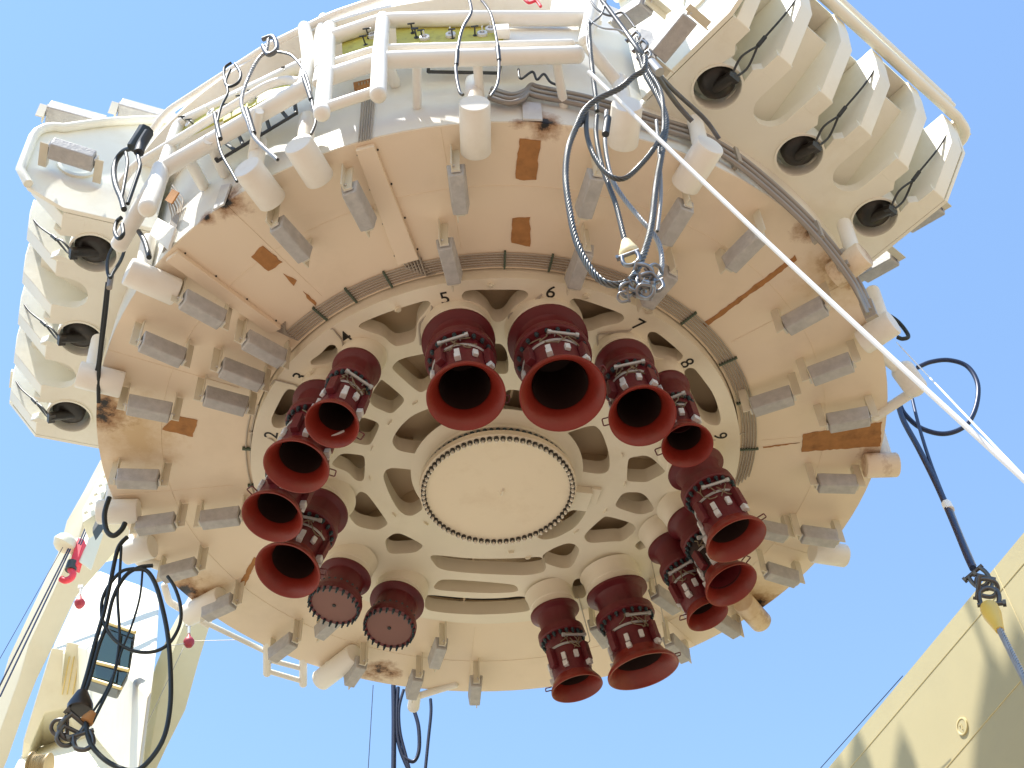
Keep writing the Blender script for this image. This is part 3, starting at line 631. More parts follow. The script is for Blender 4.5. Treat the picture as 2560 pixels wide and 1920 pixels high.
# ---- mooring wings (two groups of three sockets)
mk('socket_black', (0.02, 0.018, 0.016), 0.35, var=0.3)
def wing(c, uo, flange=True, sg=1):
    a = math.radians(c); U = Vector((math.sin(a), -math.cos(a), 0)); T = Vector((math.cos(a), math.sin(a), 0)) * sg
    Wp = lambda u, v, z: U * u + T * v + Vector((0, 0, z))
    Z0 = 1.30; VR = [-3.05, -1.83, -0.61, 0.61, 1.83, 3.05]; rw = 0.34
    mt = Matrix(((T.x, U.x, 0, 0), (T.y, U.y, 0, 0), (0, 0, 1, 0), (0, 0, 0, 1)))
    # comb-shaped bottom table
    def lo(v): return math.sqrt(max(0, 8.9 ** 2 - v * v))
    outer = [(v, lo(v)) for v in [i * 0.25 - 3.35 for i in range(28)]][::-1]
    ring = list(outer)         # from +v to -v along the wall
    path = [(-3.35, uo)]
    segs = []
    for v in (-2.44, -1.22, 0, 1.22, 2.44):
        sock = abs(v) in (2.44, 0)
        hw = 0.40
        if not sock:
            s0 = 9.62
            path += [(v - hw, uo)] + [(v - hw * math.cos(t), s0 + .38 - hw * math.sin(t)) for t in [PI * i / 10 for i in range(11)]] + [(v + hw, uo)]
        else:
            h2 = .26; s0 = 9.62; rr = .47; t0 = math.acos(h2 / rr)
            path += [(v - hw, uo), (v - hw, s0 + .85), (v - h2, s0 + .70)] + [(v - rr * math.cos(t), s0 + rr * math.sin(t) * -1) for t in [-t0 * .8 + (PI + 2 * t0 * .8) * i / 16 for i in range(17)]] + [(v + h2, s0 + .70), (v + hw, s0 + .85), (v + hw, uo)]
    path += [(3.35, uo)]
    path = [((-3.30 if a == -3.35 else 3.24 if a == 3.35 else a), b) for a, b in path]
    poly = path + [((-3.30 if a < -3.3 else min(a, 3.24)), b) for a, b in ring]
    if area(poly) < 0: poly = poly[::-1]
    w0 = plate_with_holes('mooring_table', poly, [], Z0, Z0 + 0.22, 'wing_paint', buoy, mtx=mt)
    for i, v in enumerate(VR):
        prof = [(8.6, Z0 + .22), (uo - .0, Z0 + .22), (uo, Z0), (uo + .0, Z0), (uo + .78, Z0 + .92), (uo + .95, Z0 + 1.5), (uo + .95, Z0 + 2.0), (8.6, Z0 + 2.0)]
        prof = [(8.6, Z0 + .223), (uo - .45, Z0 + .223), (uo - .45, Z0 - .003), (uo + .003, Z0 - .003), (uo + .80, Z0 + .92), (uo + .88, Z0 + 1.5), (uo + .9, Z0 + 1.95), (8.6, Z0 + 1.95)]
        mb = MB(); mb.prism([Wp(u, v - rw / 2, z) for u, z in prof], T * rw); build('rib', mb, 'wing_paint', w0, bevel=0.015)
        # light edge flange down the chamfer
    # back wall between the ribs, sloping up and outward, with gaps that let the light through
    for v in (-2.44, -1.22, 0, 1.22, 2.44):
        sock = abs(v) in (2.44, 0)
        mb = MB()
        if sock:
            mb.prism([Wp(9.0, v - .44, 2.35), Wp(9.0, v + .44, 2.35), Wp(10.2, v + .44, 3.0), Wp(10.2, v - .44, 3.0)], (0, 0, .06))
        else:
            mb.prism([Wp(9.0, v - .44, 1.53), Wp(9.0, v + .44, 1.53), Wp(uo + .5, v + .44, 2.55), Wp(uo + .5, v - .44, 2.55)], (0, 0, .06))
        build('inner_plate', mb, 'wing_paint', w0)
    # top plate, partly open above the sockets
    for v, u1 in ((-2.44, uo + .45), (-1.22, uo + .85), (0, uo + .5), (1.22, uo + .85), (2.44, uo + .4)):
        mb = MB(); mb.box(Wp((8.7 + u1) / 2, v, Z0 + 2.0), (U, T, (0, 0, 1)), (u1 - 8.7, 1.215, .08)); build('top_panel', mb, 'wing_paint', w0)
    # outer flange with rounded corners
    e = uo + 1.0; pts = rounded([Wp(8.9, -3.5, Z0 + 4.6), Wp(e, -3.5, Z0 + 2.7), Wp(e, -3.5, Z0 + 2.0), Wp(e, -3.3, Z0 + 1.9), Wp(e, 3.4, Z0 + 1.9), Wp(e - .55, 3.75, Z0 + 1.9), Wp(9.6, 3.75, Z0 + 1.9)], .35)
    if flange: mb = MB(); mb.tube([Wp(e, -3.0, Z0 + 1.95)] + rounded([Wp(e + .05, 3.2, Z0 + 1.95), Wp(e - .05, 3.75, Z0 + 1.95), Wp(e - .6, 3.8, Z0 + 1.95), Wp(9.2, 3.8, Z0 + 1.95)], .3), .12, n=12); build('edge_flange', mb, 'wing_paint', w0)
    mb = MB(); mb.box(Wp((e + 9.0) / 2, 3.50, Z0 + 1.95), (U, T, (0, 0, 1)), (e - 9.0, .55, .10)); build('top_panel', mb, 'wing_paint', w0)
    for k in range(2 if flange else 0):
        mb = MB(); mb.tube([Wp(e + .12, -3.1, Z0 + 2.25 + .25 * k), Wp(e + .12, 3.1, Z0 + 2.2 + .25 * k)], .05 if k else .07, n=8); build('edge_rail', mb, 'wing_paint', w0)
    # tall end wall at the near end
    prof = [(8.5, Z0 - .006), (uo + .008, Z0 - .006), (uo + .80, Z0 + .42), (e + .05, Z0 + .85), (e + .07, Z0 + 2.1)] + [(e + .07 - .5 * (1 - math.cos(t)), Z0 + 2.1 + .62 * math.sin(t)) for t in (.4, .8, 1.2, 1.57)] + [(10.1, Z0 + 3.35), (9.44, Z0 + 3.75), (8.5, Z0 + 4.25)]
    mb = MB(); mb.prism([Wp(u, -3.42, z) for u, z in prof], T * .10); build('end_wall', mb, 'wing_paint', w0, bevel=0.01)
    rim = [Wp(u, -3.50, z) for u, z in prof[2:]]
    mb = MB(); mb.tube(rim, .10, n=10); build('end_rim', mb, 'wing_paint', w0)
    mb = MB(); mb.lathe([(.42, 0), (.42, .05), (.34, .06), (.34, .02), (.02, .02)], Wp(10.35, -3.42, Z0 + 1.55), -T, n=32); build('access_cover', mb, 'wing_paint', w0)
    # far end plate
    prof2 = [(8.7, Z0 - .004), (uo + .006, Z0 - .004), (uo + .803, Z0 + .915), (uo + .9, Z0 + 1.9), (8.7, Z0 + 1.9)]
    mb = MB(); mb.prism([Wp(u, 3.25, z) for u, z in prof2], T * .08); build('end_wall', mb, 'wing_paint', w0)
    # roof boxes on top
    # sockets with plugs, collars and pennant wires
    for v in (-2.44, 0, 2.44):
        cpt = Wp(9.62, v, Z0)
        mb = MB(); mb.lathe([(.475, .35), (.475, -.03), (.52, -.03), (.52, .0), (.53, .35)], cpt, (0, 0, 1), n=36, closed=True); so = build('socket_ring', mb, 'wing_paint', w0)
        mb = MB(); mb.tube([cpt + Vector((0, 0, .55)), cpt + U * .5 + Vector((0, 0, 1.0))], .22, n=18); build('socket_tube', mb, 'wing_paint', w0)
        mb = MB(); ax = (U * .12 + Vector((0, 0, -1))).normalized()
        mb.lathe([(.33, -.5), (.375, -.12), (.37, 0), (.32, .06), (.20, .09), (.02, .09)], cpt + U * .06 + T * -.02 + Vector((0, 0, .12)), ax, n=28)
        pl = build('socket_plug', mb, 'black_rubber', w0)
        mb = MB(); q = cpt + U * .12 + Vector((0, 0, .0)); dd = (U * .75 - T * .1 + Vector((0, 0, -.45))).normalized()
        mb.tube(smooth_path([q - dd * .2, q + dd * .12, q + dd * .34], 4), [.12] * 4 + [.11] * 4 + [.10], n=12, round_end=True)
        mb.box(q + dd * .30 + Vector((0, 0, -.05)), (dd, T, dd.cross(T)), (.16, .26, .10)); build('pull_head', mb, 'black_rubber', w0)
        h0 = q + dd * .36; top = Wp(uo + .75, v + .45, Z0 + 1.25)
        tt = (top - h0).normalized(); sd_ = tt.cross(Vector((0, 0, 1))).normalized(); f1 = h0.lerp(top, .38)
        mb = MB()
        for s in (-1, 1): mb.tube(smooth_path([h0 + sd_ * s * .05, h0.lerp(f1, .45) + sd_ * s * .14, f1], 8), .024, n=8)
        mb.tube([f1, h0.lerp(top, .5)], .045, n=8); mb.tube(smooth_path([h0.lerp(top, .5), h0.lerp(top, .8) + Vector((0, 0, -.05)), top], 6), .022, n=8)
        build('pennant_wire', mb, 'frame_black', w0)
    return Wp, U, T, w0
WpR, UR, TR, wR = wing(43, 10.85)
WpL, UL, TL, wL = wing(-69.5, 10.32, False, -1)
# anodes on the wings
def wanode(p, dv, up, par_up=None): anode(p, dirv=dv, up=up, drop=0.3)
def hpl(x, y, p, n):
    d = ray(x, y); return CAM + d * ((p - CAM).dot(n) / d.dot(n))
for x, y in ((1995, 466), (1898, 575)): wanode(hpl(x, y, WpR(0, 4.35, 0), TR), UR * 1 + Vector((0, 0, -.25)), TR)
wanode(hpl(1452, 78, WpR(0, -4.0, 0), TR), UR + Vector((0, 0, .25)), -TR); wanode(hpl(1366, 30, WpR(0, -4.0, 0), TR), UR + Vector((0, 0, -.5)), -TR)
wanode(hpl(157, 333, WpL(0, -4.0, 0), TL), UL + Vector((0, 0, .12)), -TL)
anode(hpl(160, 930, WpL(0, 3.7, 0), TL), dirv=UL, up=TL, drop=.3, L=.75, W=.3)
for x, y in ((166, 258), (318, 252)):
    p = hpl(x, y, WpL(0, -3.2, 0), TL); anode(p, dirv=UL + Vector((0, 0, .05)), up=Vector((0, 0, 1)), drop=.2, L=1.3, W=.5, Hh=.4)

# ---- near-side pipe frame
def pipe(pts, r, name='frame_pipe', n=16, rnd=0.25, ends=True, material='white_paint', par=buoy):
    P = [hc(x, y, R) for x, y, R in pts]; mb = MB(); mb.tube(rounded(P, rnd) if len(P) > 2 else P, r, n=n, round_end=ends); return build(name, mb, material, par, sharp=50)
RB = 0.165
pipe([(1250, 118, 10.2), (823, 130, 10.2), (706, 168, 10.2)], RB)
pipe([(1235, 94, 10.0), (818, 105, 10.1), (690, 145, 10.1), (684, 180, 10.2)], 0.085)
pipe([(1285, 40, 9.9), (1012, 40, 9.9), (829, 44, 9.9), (722, 80, 9.9)], RB * .95)
pipe([(828, 40, 9.9), (820, 125, 10.3), (817, 205, 10.9)], 0.145)
pipe([(712, 60, 9.8), (705, 150, 10.3), (695, 245, 10.9)], 0.145)
pipe([(700, 234, 10.85), (812, 197, 10.85)], 0.095)
pipe([(1285, 40, 9.9), (1262, 90, 10.1), (1340, 185, 9.6)], 0.12); pipe([(1285, -20, 9.9), (1262, 90, 10.1)], 0.12)
pipe([(659, 190, 10.1), (352, 366, 10.0), (330, 405, 10.05), (257, 530, 9.9)], RB * 1.02)
pipe([(646, 176, 10.1), (614, 172, 10.1), (575, 185, 10.1), (288, 359, 10.1), (232, 440, 10.0), (262, 460, 9.8)], 0.085)
pipe([(658, 141, 9.9), (387, 270, 9.8), (345, 390, 9.95)], RB * .9)
pipe([(347, 365, 10.05), (335, 410, 10.2), (318, 450, 10.4)], 0.17)
pipe([(310, 309, 9.9), (359, 243, 9.9), (577, 102, 9.9), (717, 33, 9.9), (830, -5, 9.9)], 0.085)
pipe([(658, 60, 9.9), (668, 130, 10.0), (655, 195, 10.1)], 0.14); pipe([(700, 40, 9.7), (690, 90, 9.9), (692, 150, 10.1)], 0.12)
pipe([(880, -20, 9.6), (1240, -22, 9.6)], RB)
for x, y, x2, y2 in [(452, 300, 470, 345), (400, 330, 425, 372), (830, 125, 838, 150)]:
    mb = MB(); mb.tube([hc(x, y, 10.0), hc(x2 + 15, y2 + 30, 9.05)], 0.12, n=12); build('frame_strut', mb, 'white_paint', buoy)
for x, y in [(1030, 120), (1200, 118), (900, 122), (560, 240)]:
    p = hc(x, y, 10.1); q = hc(x + 3, y + 8, 9.0); mb = MB(); mb.tube([p, Vector((q.x, q.y, p.z + .1))], 0.09, n=12); build('frame_strut', mb, 'white_paint', buoy)
# platform plates behind the frame (white tray right of the yellow panels)
def quad(name, pts, material, th=0.05, par=buoy, bevel=0):
    P = [hc(x, y, R) for x, y, R in pts]; nn = (P[1] - P[0]).cross(P[2] - P[0]).normalized()
    if nn.dot(CAM - P[0]) > 0: nn = -nn
    mb = MB(); mb.prism(P, nn * th); return build(name, mb, material, par, bevel=bevel)
def panel(x0, x1, ya0, ya1, yb0, yb1, R=9.75):
    n = 6; up_ = []; dn = []
    for i in range(n + 1):
        t = i / n; x = x0 + (x1 - x0) * t; up_.append(hc(x, ya0 + (yb0 - ya0) * t, R)); dn.append(hc(x + 2, ya1 + (yb1 - ya1) * t, R + .05))
    mb = MB(); vs = up_ + dn; N = n + 1
    off = Vector((0, .07, .03)); vs2 = [v + off for v in vs]; fs = []
    for i in range(n): fs += [(i, i + 1, N + i + 1, N + i), (2 * N + i, 3 * N + i, 3 * N + i + 1, 2 * N + i + 1)]
    fs += [(i, 2 * N + i, 2 * N + i + 1, i + 1) for i in range(n)] + [(N + i, N + i + 1, 3 * N + i + 1, 3 * N + i) for i in range(n)]
    fs += [(0, N, 3 * N, 2 * N), (n, 2 * N + n, 3 * N + n, N + n)]
    mb.add(vs + vs2, fs); o = build('valve_panel', mb, 'yellow_panel', buoy)
    rnd = random.Random(int(x0))
    for k in range(int(abs(x1 - x0) / 22)):
        t = rnd.uniform(.05, .95); s = rnd.uniform(.2, .8); x = x0 + (x1 - x0) * t; y = (ya0 + (yb0 - ya0) * t) * (1 - s) + (ya1 + (yb1 - ya1) * t) * s
        p = hc(x, y, R + .02); nrm = Vector((p.x, p.y, 0)).normalized(); v = MB(); q = p + nrm * .20
        if k % 3 == 0:
            v.lathe([(.10, 0), (.10, .07), (.05, .08), (.05, .02)], p, nrm, n=16); v.tube([p, q], .014, n=6); build('gauge', v, 'zinc_light', o)
        else:
            v.tube([p, q], .016, n=6); v.tube([q - Vector((.07, 0, .0)), q + Vector((.07, 0, .02))], .016, n=6); v.lathe([(.045, 0), (.045, .02)], p, nrm, n=10); build('valve_handle', v, 'frame_black', o)
    return o
panel(855, 1085, 60, 96, 52, 88); panel(738, 822, 82, 122, 70, 96); panel(480, 640, 232, 262, 148, 178); panel(388, 480, 268, 300, 222, 255)
# white boxes and trays behind the frame
quad('tray_panel', [(1080, 50, 9.6), (1250, 48, 9.6), (1250, 90, 9.8), (1082, 90, 9.8)], 'white_paint')
quad('back_panel', [(850, -40, 9.2), (1300, -40, 9.2), (1300, 45, 9.3), (850, 45, 9.3)], 'white_paint', 0.1)
mb = MB(); p = hc(910, 22, 9.35); mb.lathe([(.24, 0), (.24, .05), (.2, .05)], p, (p.x, p.y, 0), n=24); build('hatch_ring', mb, 'backing', buoy)
quad('grey_box', [(965, -10, 9.5), (995, -10, 9.5), (993, 26, 9.5), (967, 26, 9.5)], 'tube_grey', .12)
for x0, y0 in ((1085, 68), (1088, 122), (1130, 125)):
    mb = MB(); mb.box(hc(x0, y0, 9.9), ((1, 0, 0), (0, 1, 0), (0, 0, 1)), (.28, .2, .26)); build('junction_box', mb, 'white_paint', buoy, bevel=.02)
# dark cable ladder under the left frame
l0, l1 = [hc(x, y, 9.55) for x, y in ((455, 325), (636, 218))]; m0, m1 = [hc(x, y, 9.55) for x, y in ((470, 348), (640, 245))]
mb = MB(); mb.tube([l0, l1], .035, n=8); mb.tube([m0, m1], .035, n=8)
for i in range(7):
    t = i / 6; mb.tube([l0.lerp(l1, t), m0.lerp(m1, min(1, t + (.06 if i % 2 else 0)))], .04, n=8)
build('cable_ladder', mb, 'frame_black', buoy)
mb = MB(); mb.tube([hc(925, 155, 9.2), hc(1080, 158, 9.2), hc(1082, 135, 9.2)], .035, n=8); mb.tube([hc(925, 155, 9.2), hc(926, 143, 9.2)], .035, n=8); build('wall_rail', mb, 'frame_black', buoy)
# chain-like twist of hose
mb = MB(); mb.tube(smooth_path([hc(x, y, 9.35) for x, y in [(1120, 150), (1125, 170), (1150, 155), (1160, 172), (1175, 160), (1190, 178), (1215, 186)]], 6), .025, n=8); build('wall_hose', mb, 'frame_black', buoy)
# grey conduit bundle round the wall
for k in range(3):
    dy = k * 9; P = [(1062, 192), (1105, 205), (1135, 196), (1148, 184), (1170, 190), (1290, 215), (1440, 262), (1500, 282), (1580, 325), (1660, 388), (1740, 462), (1800, 530), (1850, 600), (1880, 660)]
    mb = MB(); mb.tube(smooth_path([hc(x - k * 3, y + dy, 9.14) for x, y in P], 5), .055, n=10); build('conduit', mb, 'steel_pipe', buoy)
for x, y in [(1590, 333), (1765, 492), (1820, 552), (1880, 660)]:
    p = hc(x - 3, y + 10, 9.1); a = azof(p); mb = MB(); mb.box(p, (cyl(1, a, 0), cyl(1, a + 90, 0), (0, 0, 1)), (.26, .10, .52)); build('conduit_clamp', mb, 'tube_grey', buoy, bevel=.01)
# instrument tubing down the wall to the cover strips
for k in range(6):
    mb = MB(); mb.tube([hc(775 + k * 6.5, 180 - k * 1.5, 9.15), hc(782 + k * 5, 218 - k, 9.05), hc(775 + k * 5, 306 - k, 9.03)], .017, n=6); build('wall_tube', mb, 'tube_grey', buoy)
    mb = MB(); mb.tube(rounded([hc(362 + k * 2, 430 - k * 6, 9.3), hc(372 + k * 5, 462 - k * 7 + 6, 9.08), hc(352 + k * 3.5, 545 - k * 3, 9.03)], .1), .017, n=6); build('wall_tube', mb, 'tube_grey', buoy)
quad('terminal_plate', [(763, 178, 9.15), (806, 168, 9.15), (808, 186, 9.15), (765, 194, 9.15)], 'rust_patch', .03)
quad('terminal_plate', [(372, 408, 9.35), (386, 415, 9.35), (370, 440, 9.3), (356, 432, 9.3)], 'rust_patch', .03)
for pts in ([(1128, 218), (1168, 222), (1172, 258), (1130, 256)], [(478, 400), (498, 396), (482, 440), (460, 452)]):
    quad('zinc_plate', [(x, y, 9.06) for x, y in pts], 'zinc_light', .04)
quad('hatch_frame', [(340, 470, 9.3), (378, 492, 9.2), (362, 540, 9.15), (322, 505, 9.3)], 'white_paint', .06, bevel=.01)
# guard frames at the far rim
def zpipe(pts, r, name='guard_pipe', z=None):
    P = [hz(*p) for p in pts]; mb = MB(); mb.tube(rounded(P, .12) if len(P) > 2 else P, r, n=12, round_end=True); return build(name, mb, 'white_paint', buoy)
zpipe([(440, 1343, .1), (575, 1408, .1)], .07); zpipe([(355, 1265, .1), (365, 1300, .1), (450, 1350, .1)], .09)
zpipe([(577, 1385, .1), (577, 1455, -.1)], .11); zpipe([(655, 1420, .1), (655, 1478, -.1)], .11); zpipe([(580, 1425, 0), (655, 1445, 0)], .07); zpipe([(580, 1450, -.1), (655, 1472, -.1)], .07)
zpipe([(898, 1505, -.1), (985, 1478, 0)], .10); zpipe([(897, 1500, -.1), (893, 1528, -.2)], .17)
zpipe([(1950, 800, .3), (1978, 838, -.1)], .27); zpipe([(1970, 848, 0), (1890, 900, 0)], .12); zpipe([(1905, 768, .3), (1945, 800, .3)], .13)
zpipe([(310, 1150, .1), (305, 1210, 0)], .18); zpipe([(300, 1205, 0), (350, 1222, 0)], .14)

# ================================================================== SLINGS AND RIGGING
def rope_parts(parts, par):
    for nm, P, r, material, lob in parts:
        pts = smooth_path(P, 10)
        if not lob:
            mb = MB(); mb.tube(pts, r, n=8); build(nm, mb, material, par, sharp=60); continue
        pts = resample(pts, max(.035, r * .75)); N = len(pts); prev = None; acc = 0; strands = [[] for _ in range(6)]
        for k, p in enumerate(pts):
            t = (pts[min(k + 1, N - 1)] - pts[max(k - 1, 0)]).normalized()
            x = t.orthogonal().normalized() if prev is None else (prev - t * prev.dot(t)).normalized()
            prev = x; y = t.cross(x)
            if k: acc += (pts[k] - pts[k - 1]).length
            for q in range(6):
                a = 2 * PI * q / 6 + acc / (r * 9) * 2 * PI; strands[q].append(p + (x * math.cos(a) + y * math.sin(a)) * r * .68)
        mb = MB()
        for q in range(6): mb.tube(strands[q], r * .27, n=6)
        o = build(nm, mb, 'strand_' + material, par, sharp=60, kind='stuff')
        mb = MB(); mb.tube(pts, r * .66, n=8); build('core', mb, 'black_rope', o, sharp=60)
def shackle(c, d, s, par, name='shackle', material='shackle'):
    c = Vector(c); d = Vector(d).normalized(); v = (CAM - c).normalized(); x = d.cross(v).normalized()
    pts = [c + x * s * .55 - d * s * .2, c + x * s * .62 + d * s * .4, c + x * s * .5 + d * s * .9, c + d * s * 1.15, c - x * s * .5 + d * s * .9, c - x * s * .62 + d * s * .4, c - x * s * .55 - d * s * .2]
    mb = MB(); mb.tube(smooth_path(pts, 5), s * .17, n=10); mb.tube([c + x * s * .85 - d * s * .2, c - x * s * .8 - d * s * .2], s * .16, n=10); mb.tube([c + x * s * 1.0 - d * s * .2, c + x * s * .78 - d * s * .2], s * .26, n=6)
    return build(name, mb, material, par)
def cone(a, b, r0, r1, par, material, name):
    mb = MB(); a = Vector(a); b = Vector(b); L = (b - a).length; mb.lathe([(r0 * .9, 0), (r0, L * .05), (r0, L * .3), (r1, L)], a, b - a, n=16); return build(name, mb, material, par)
Y0 = -10.4
def hyl(pts, Y=Y0, dy=0.0): return [hy(x, y, Y + dy * i / max(1, len(pts) - 1)) for i, (x, y) in enumerate(pts)]
s = thing('wire_sling', 'thick steel wire rope sling coiled in big loops below the right frame corner', 'sling', hy(1385, 75, Y0), 'slings hanging from the buoy')
rope_parts([
 ('wire_loop', hyl([(1375, 95), (1395, 160), (1425, 215), (1440, 260), (1432, 320), (1418, 400), (1410, 470), (1400, 520), (1380, 575), (1355, 610), (1310, 612), (1275, 580), (1245, 520), (1230, 450), (1222, 380), (1228, 320), (1245, 275), (1262, 240), (1290, 215), (1340, 190), (1368, 166), (1392, 150), (1394, 122)], dy=-.5), .056, 'wire_rope', 1),
 ('wire_loop', hyl([(1375, 80), (1400, 150), (1428, 200), (1434, 280), (1420, 310), (1390, 350), (1350, 385), (1315, 378), (1285, 340), (1268, 290), (1268, 240)], dy=-.3), .046, 'wire_rope', 1),
 ('wire_loop', hyl([(1290, 250), (1288, 290), (1298, 350), (1315, 400), (1330, 440), (1345, 500), (1352, 528)], dy=.0), .046, 'wire_rope', 1),
 ('wire_loop', hyl([(1310, 240), (1308, 280), (1308, 320), (1320, 380), (1345, 425), (1390, 480), (1408, 500), (1425, 530), (1430, 570), (1424, 600)], dy=.2), .042, 'wire_light', 1),
 ('wire_tail', hyl([(1272, 50), (1276, 110), (1282, 170), (1288, 215), (1290, 240)]), .048, 'wire_rope', 1),
 ('wire_tail', hyl([(1418, 260), (1424, 330), (1428, 420), (1420, 500)]), .034, 'wire_light', 1)], s)
for a_, b_ in (((1313, 255), (1308, 290)), ((1262, 252), (1250, 268))):
    mb = MB(); mb.tube([hy(*a_, Y0 - .3), hy(*b_, Y0 - .3)], .06, n=12); build('ferrule', mb, 'frame_black', s)
cone(hy(1362, 555, Y0), hy(1352, 522, Y0), .15, .07, s, 'socket_cream', 'rope_socket')
for (x, y), dd, sz in (((1360, 552), (0.1, 0, -1), .19), ((1376, 588), (.8, 0, -.5), .20), ((1396, 600), (-.2, 0, -1), .19), ((1408, 592), (.6, 0, .6), .16), ((1362, 622), (-.7, 0, -.5), .15), ((1388, 622), (.5, 0, -.6), .17), ((1402, 630), (-.8, 0, .2), .15), ((1416, 612), (.1, 0, -1), .15), ((1390, 608), (.9, 0, .3), .16), ((1374, 612), (-.3, 0, -1), .14), ((1354, 640), (-.9, 0, -.2), .11)):
    shackle(hy(x, y, Y0 - .2), dd, sz, s, material='near_shackle')
for (x, y), dd, sz in (((1368, 78), (.3, 0, -1), .2), ((1382, 98), (.4, 0, -1), .22), ((1392, 118), (.2, 0, -1), .2)): shackle(hy(x, y, Y0), dd, sz * .8, s, material='near_shackle')
for o in list(COL.objects):
    if o.parent is s: o.location = -s.location
t = thing('wire_pendant', 'pair of dark wires running from the top shackles down to the right rim stub', 'sling', hy(1330, 10, Y0), 'slings hanging from the buoy')
rope_parts([('wire_leg', [hy(1300, 0, Y0), hy(1345, 60, Y0), hy(1392, 125, Y0), hy(1450, 190, -9.6), hy(1520, 255, -8.9), hy(1553, 300, -8.6)], .045, 'wire_rope', 0),
            ('wire_leg', [hy(1392, 125, Y0), hy(1420, 165, -10), hy(1460, 222, -9.3), hy(1495, 262, -9.0)], .05, 'wire_rope', 0),
            ('ferrule', [hy(1407, 135, Y0), hy(1425, 156, Y0)], .09, 'wire_light', 0)], t)
for o in list(COL.objects):
    if o.parent is t: o.location = -t.location
mb = MB(); mb.prism([hy(x, y, -9.7) for x, y in [(1383, 60), (1408, 68), (1418, 100), (1415, 125), (1392, 110), (1380, 85)]], (0.02, .1, 0)); build('lug_plate', mb, 'zinc', buoy)
t = thing('shackle_wires', 'loose tangle of thin wires and a red strap at the top of the frame corner', 'wire', hy(1300, 5, Y0), 'wires lashed to the near pipe frame')
rope_parts([('wire_leg', hyl([(1268, -10), (1290, 20), (1318, 34), (1345, 28), (1372, 60)]), .022, 'wire_rope', 0), ('wire_leg', hyl([(1258, 10), (1272, 40), (1300, 60), (1340, 66), (1375, 90)]), .018, 'wire_light', 0),
            ('wire_leg', hyl([(1310, -10), (1300, 30), (1275, 55), (1268, 90), (1278, 130)]), .02, 'wire_rope', 0), ('strap', hyl([(1128, -8), (1142, 6), (1158, 2), (1168, 14)]), .03, 'pink_red', 0)], t)
for o in list(COL.objects):
    if o.parent is t: o.location = -t.location
# tag line
mb = MB(); d0 = hy(1272, 155, Y0 - .3); d1 = CAM + ray(2260, 1080) * 16; n = 40
mb.tube([d0.lerp(d1, i / n) - Vector((0, 0, .12)) * math.sin(PI * i / n) for i in range(n + 1)], .036, n=10)
tag(build('tag_line', mb, 'white_rope'), 'bright white taut rope crossing the underside down to the lower right', 'rope')
mb = MB(); mb.tube([hy(1937, 740, -2), CAM + ray(2240, 1060) * 11], .012, n=6); tag(build('thin_line', mb, 'white_rope'), 'very thin pale line beside the thick white rope at the right', 'line')

# right-hand rigging, over the right rim down to the beige wall
t = thing('rigging_sling', 'long blue black sling hanging off the right rim to a shackle and yellow socket', 'sling', hy(1950, 880, 0), 'slings hanging from the buoy')
rr = lambda pts, Y=0.5, dy=-6: [hy(x, y, Y + dy * max(0, (y - 860)) / 640) for x, y in pts]
rope_parts([('wire_leg', rr([(1938, 862), (1950, 905), (1985, 970), (2025, 1050), (2060, 1130), (2088, 1198), (2102, 1228)]), .068, 'blue_rope', 0),
            ('wire_leg', rr([(1968, 850), (1985, 920), (2010, 1000), (2045, 1090)]), .042, 'blue_rope', 0),
            ('wire_leg', rr([(2050, 1085), (2075, 1150), (2106, 1222)]), .034, 'wire_light', 1),
            ('wire_tail', rr([(2160, 1360), (2185, 1410), (2215, 1470), (2240, 1520)]), .062, 'wire_light', 1),
            ('ferrule', rr([(2044, 1088), (2052, 1102)]), .10, 'white_rope', 0)], t)
cone(rr([(2136, 1312)])[0], rr([(2160, 1362)])[0], .155, .07, t, 'yellow_cap', 'rope_socket')
for (x, y), dd, sz in (((2108, 1240), (.4, 0, -1), .24), ((2120, 1268), (.9, 0, -.3), .24), ((2128, 1250), (-.5, 0, -1), .22), ((2138, 1300), (.2, 0, 1), .26)): shackle(rr([(x, y)])[0], dd, sz, t)
for o in list(COL.objects):
    if o.parent is t: o.location = -t.location
mb = MB(); mb.tube(smooth_path([hy(x, y, .5) for x, y in [(1982, 794), (2010, 782), (2050, 778), (2090, 792), (2112, 830), (2108, 880), (2085, 920), (2040, 937), (1990, 925), (1955, 895), (1940, 865)]], 10), .06, n=10)
tag(build('hose_loop', mb, 'blue_rope'), 'open round loop of dark blue hose standing out past the right rim', 'hose loop', 'slings hanging from the buoy')
mb = MB(); mb.tube(smooth_path([hy(x, y, -3.2) for x, y in [(1888, 672), (1910, 676), (1940, 695), (1962, 725), (1950, 732), (1938, 728)]], 10), .045, n=10)
mb.tube(smooth_path([hy(x, y, -3.2) for x, y in [(1872, 640), (1895, 690), (1915, 730)]], 8), .035, n=8); mb.tube(smooth_path([hy(x, y, -3.2) for x, y in [(1880, 675), (1890, 705), (1908, 738)]], 8), .03, n=8)
tag(build('wire_bundle', mb, 'black_rope'), 'small tangle of dark wire lashed on the upper right rim', 'wire')
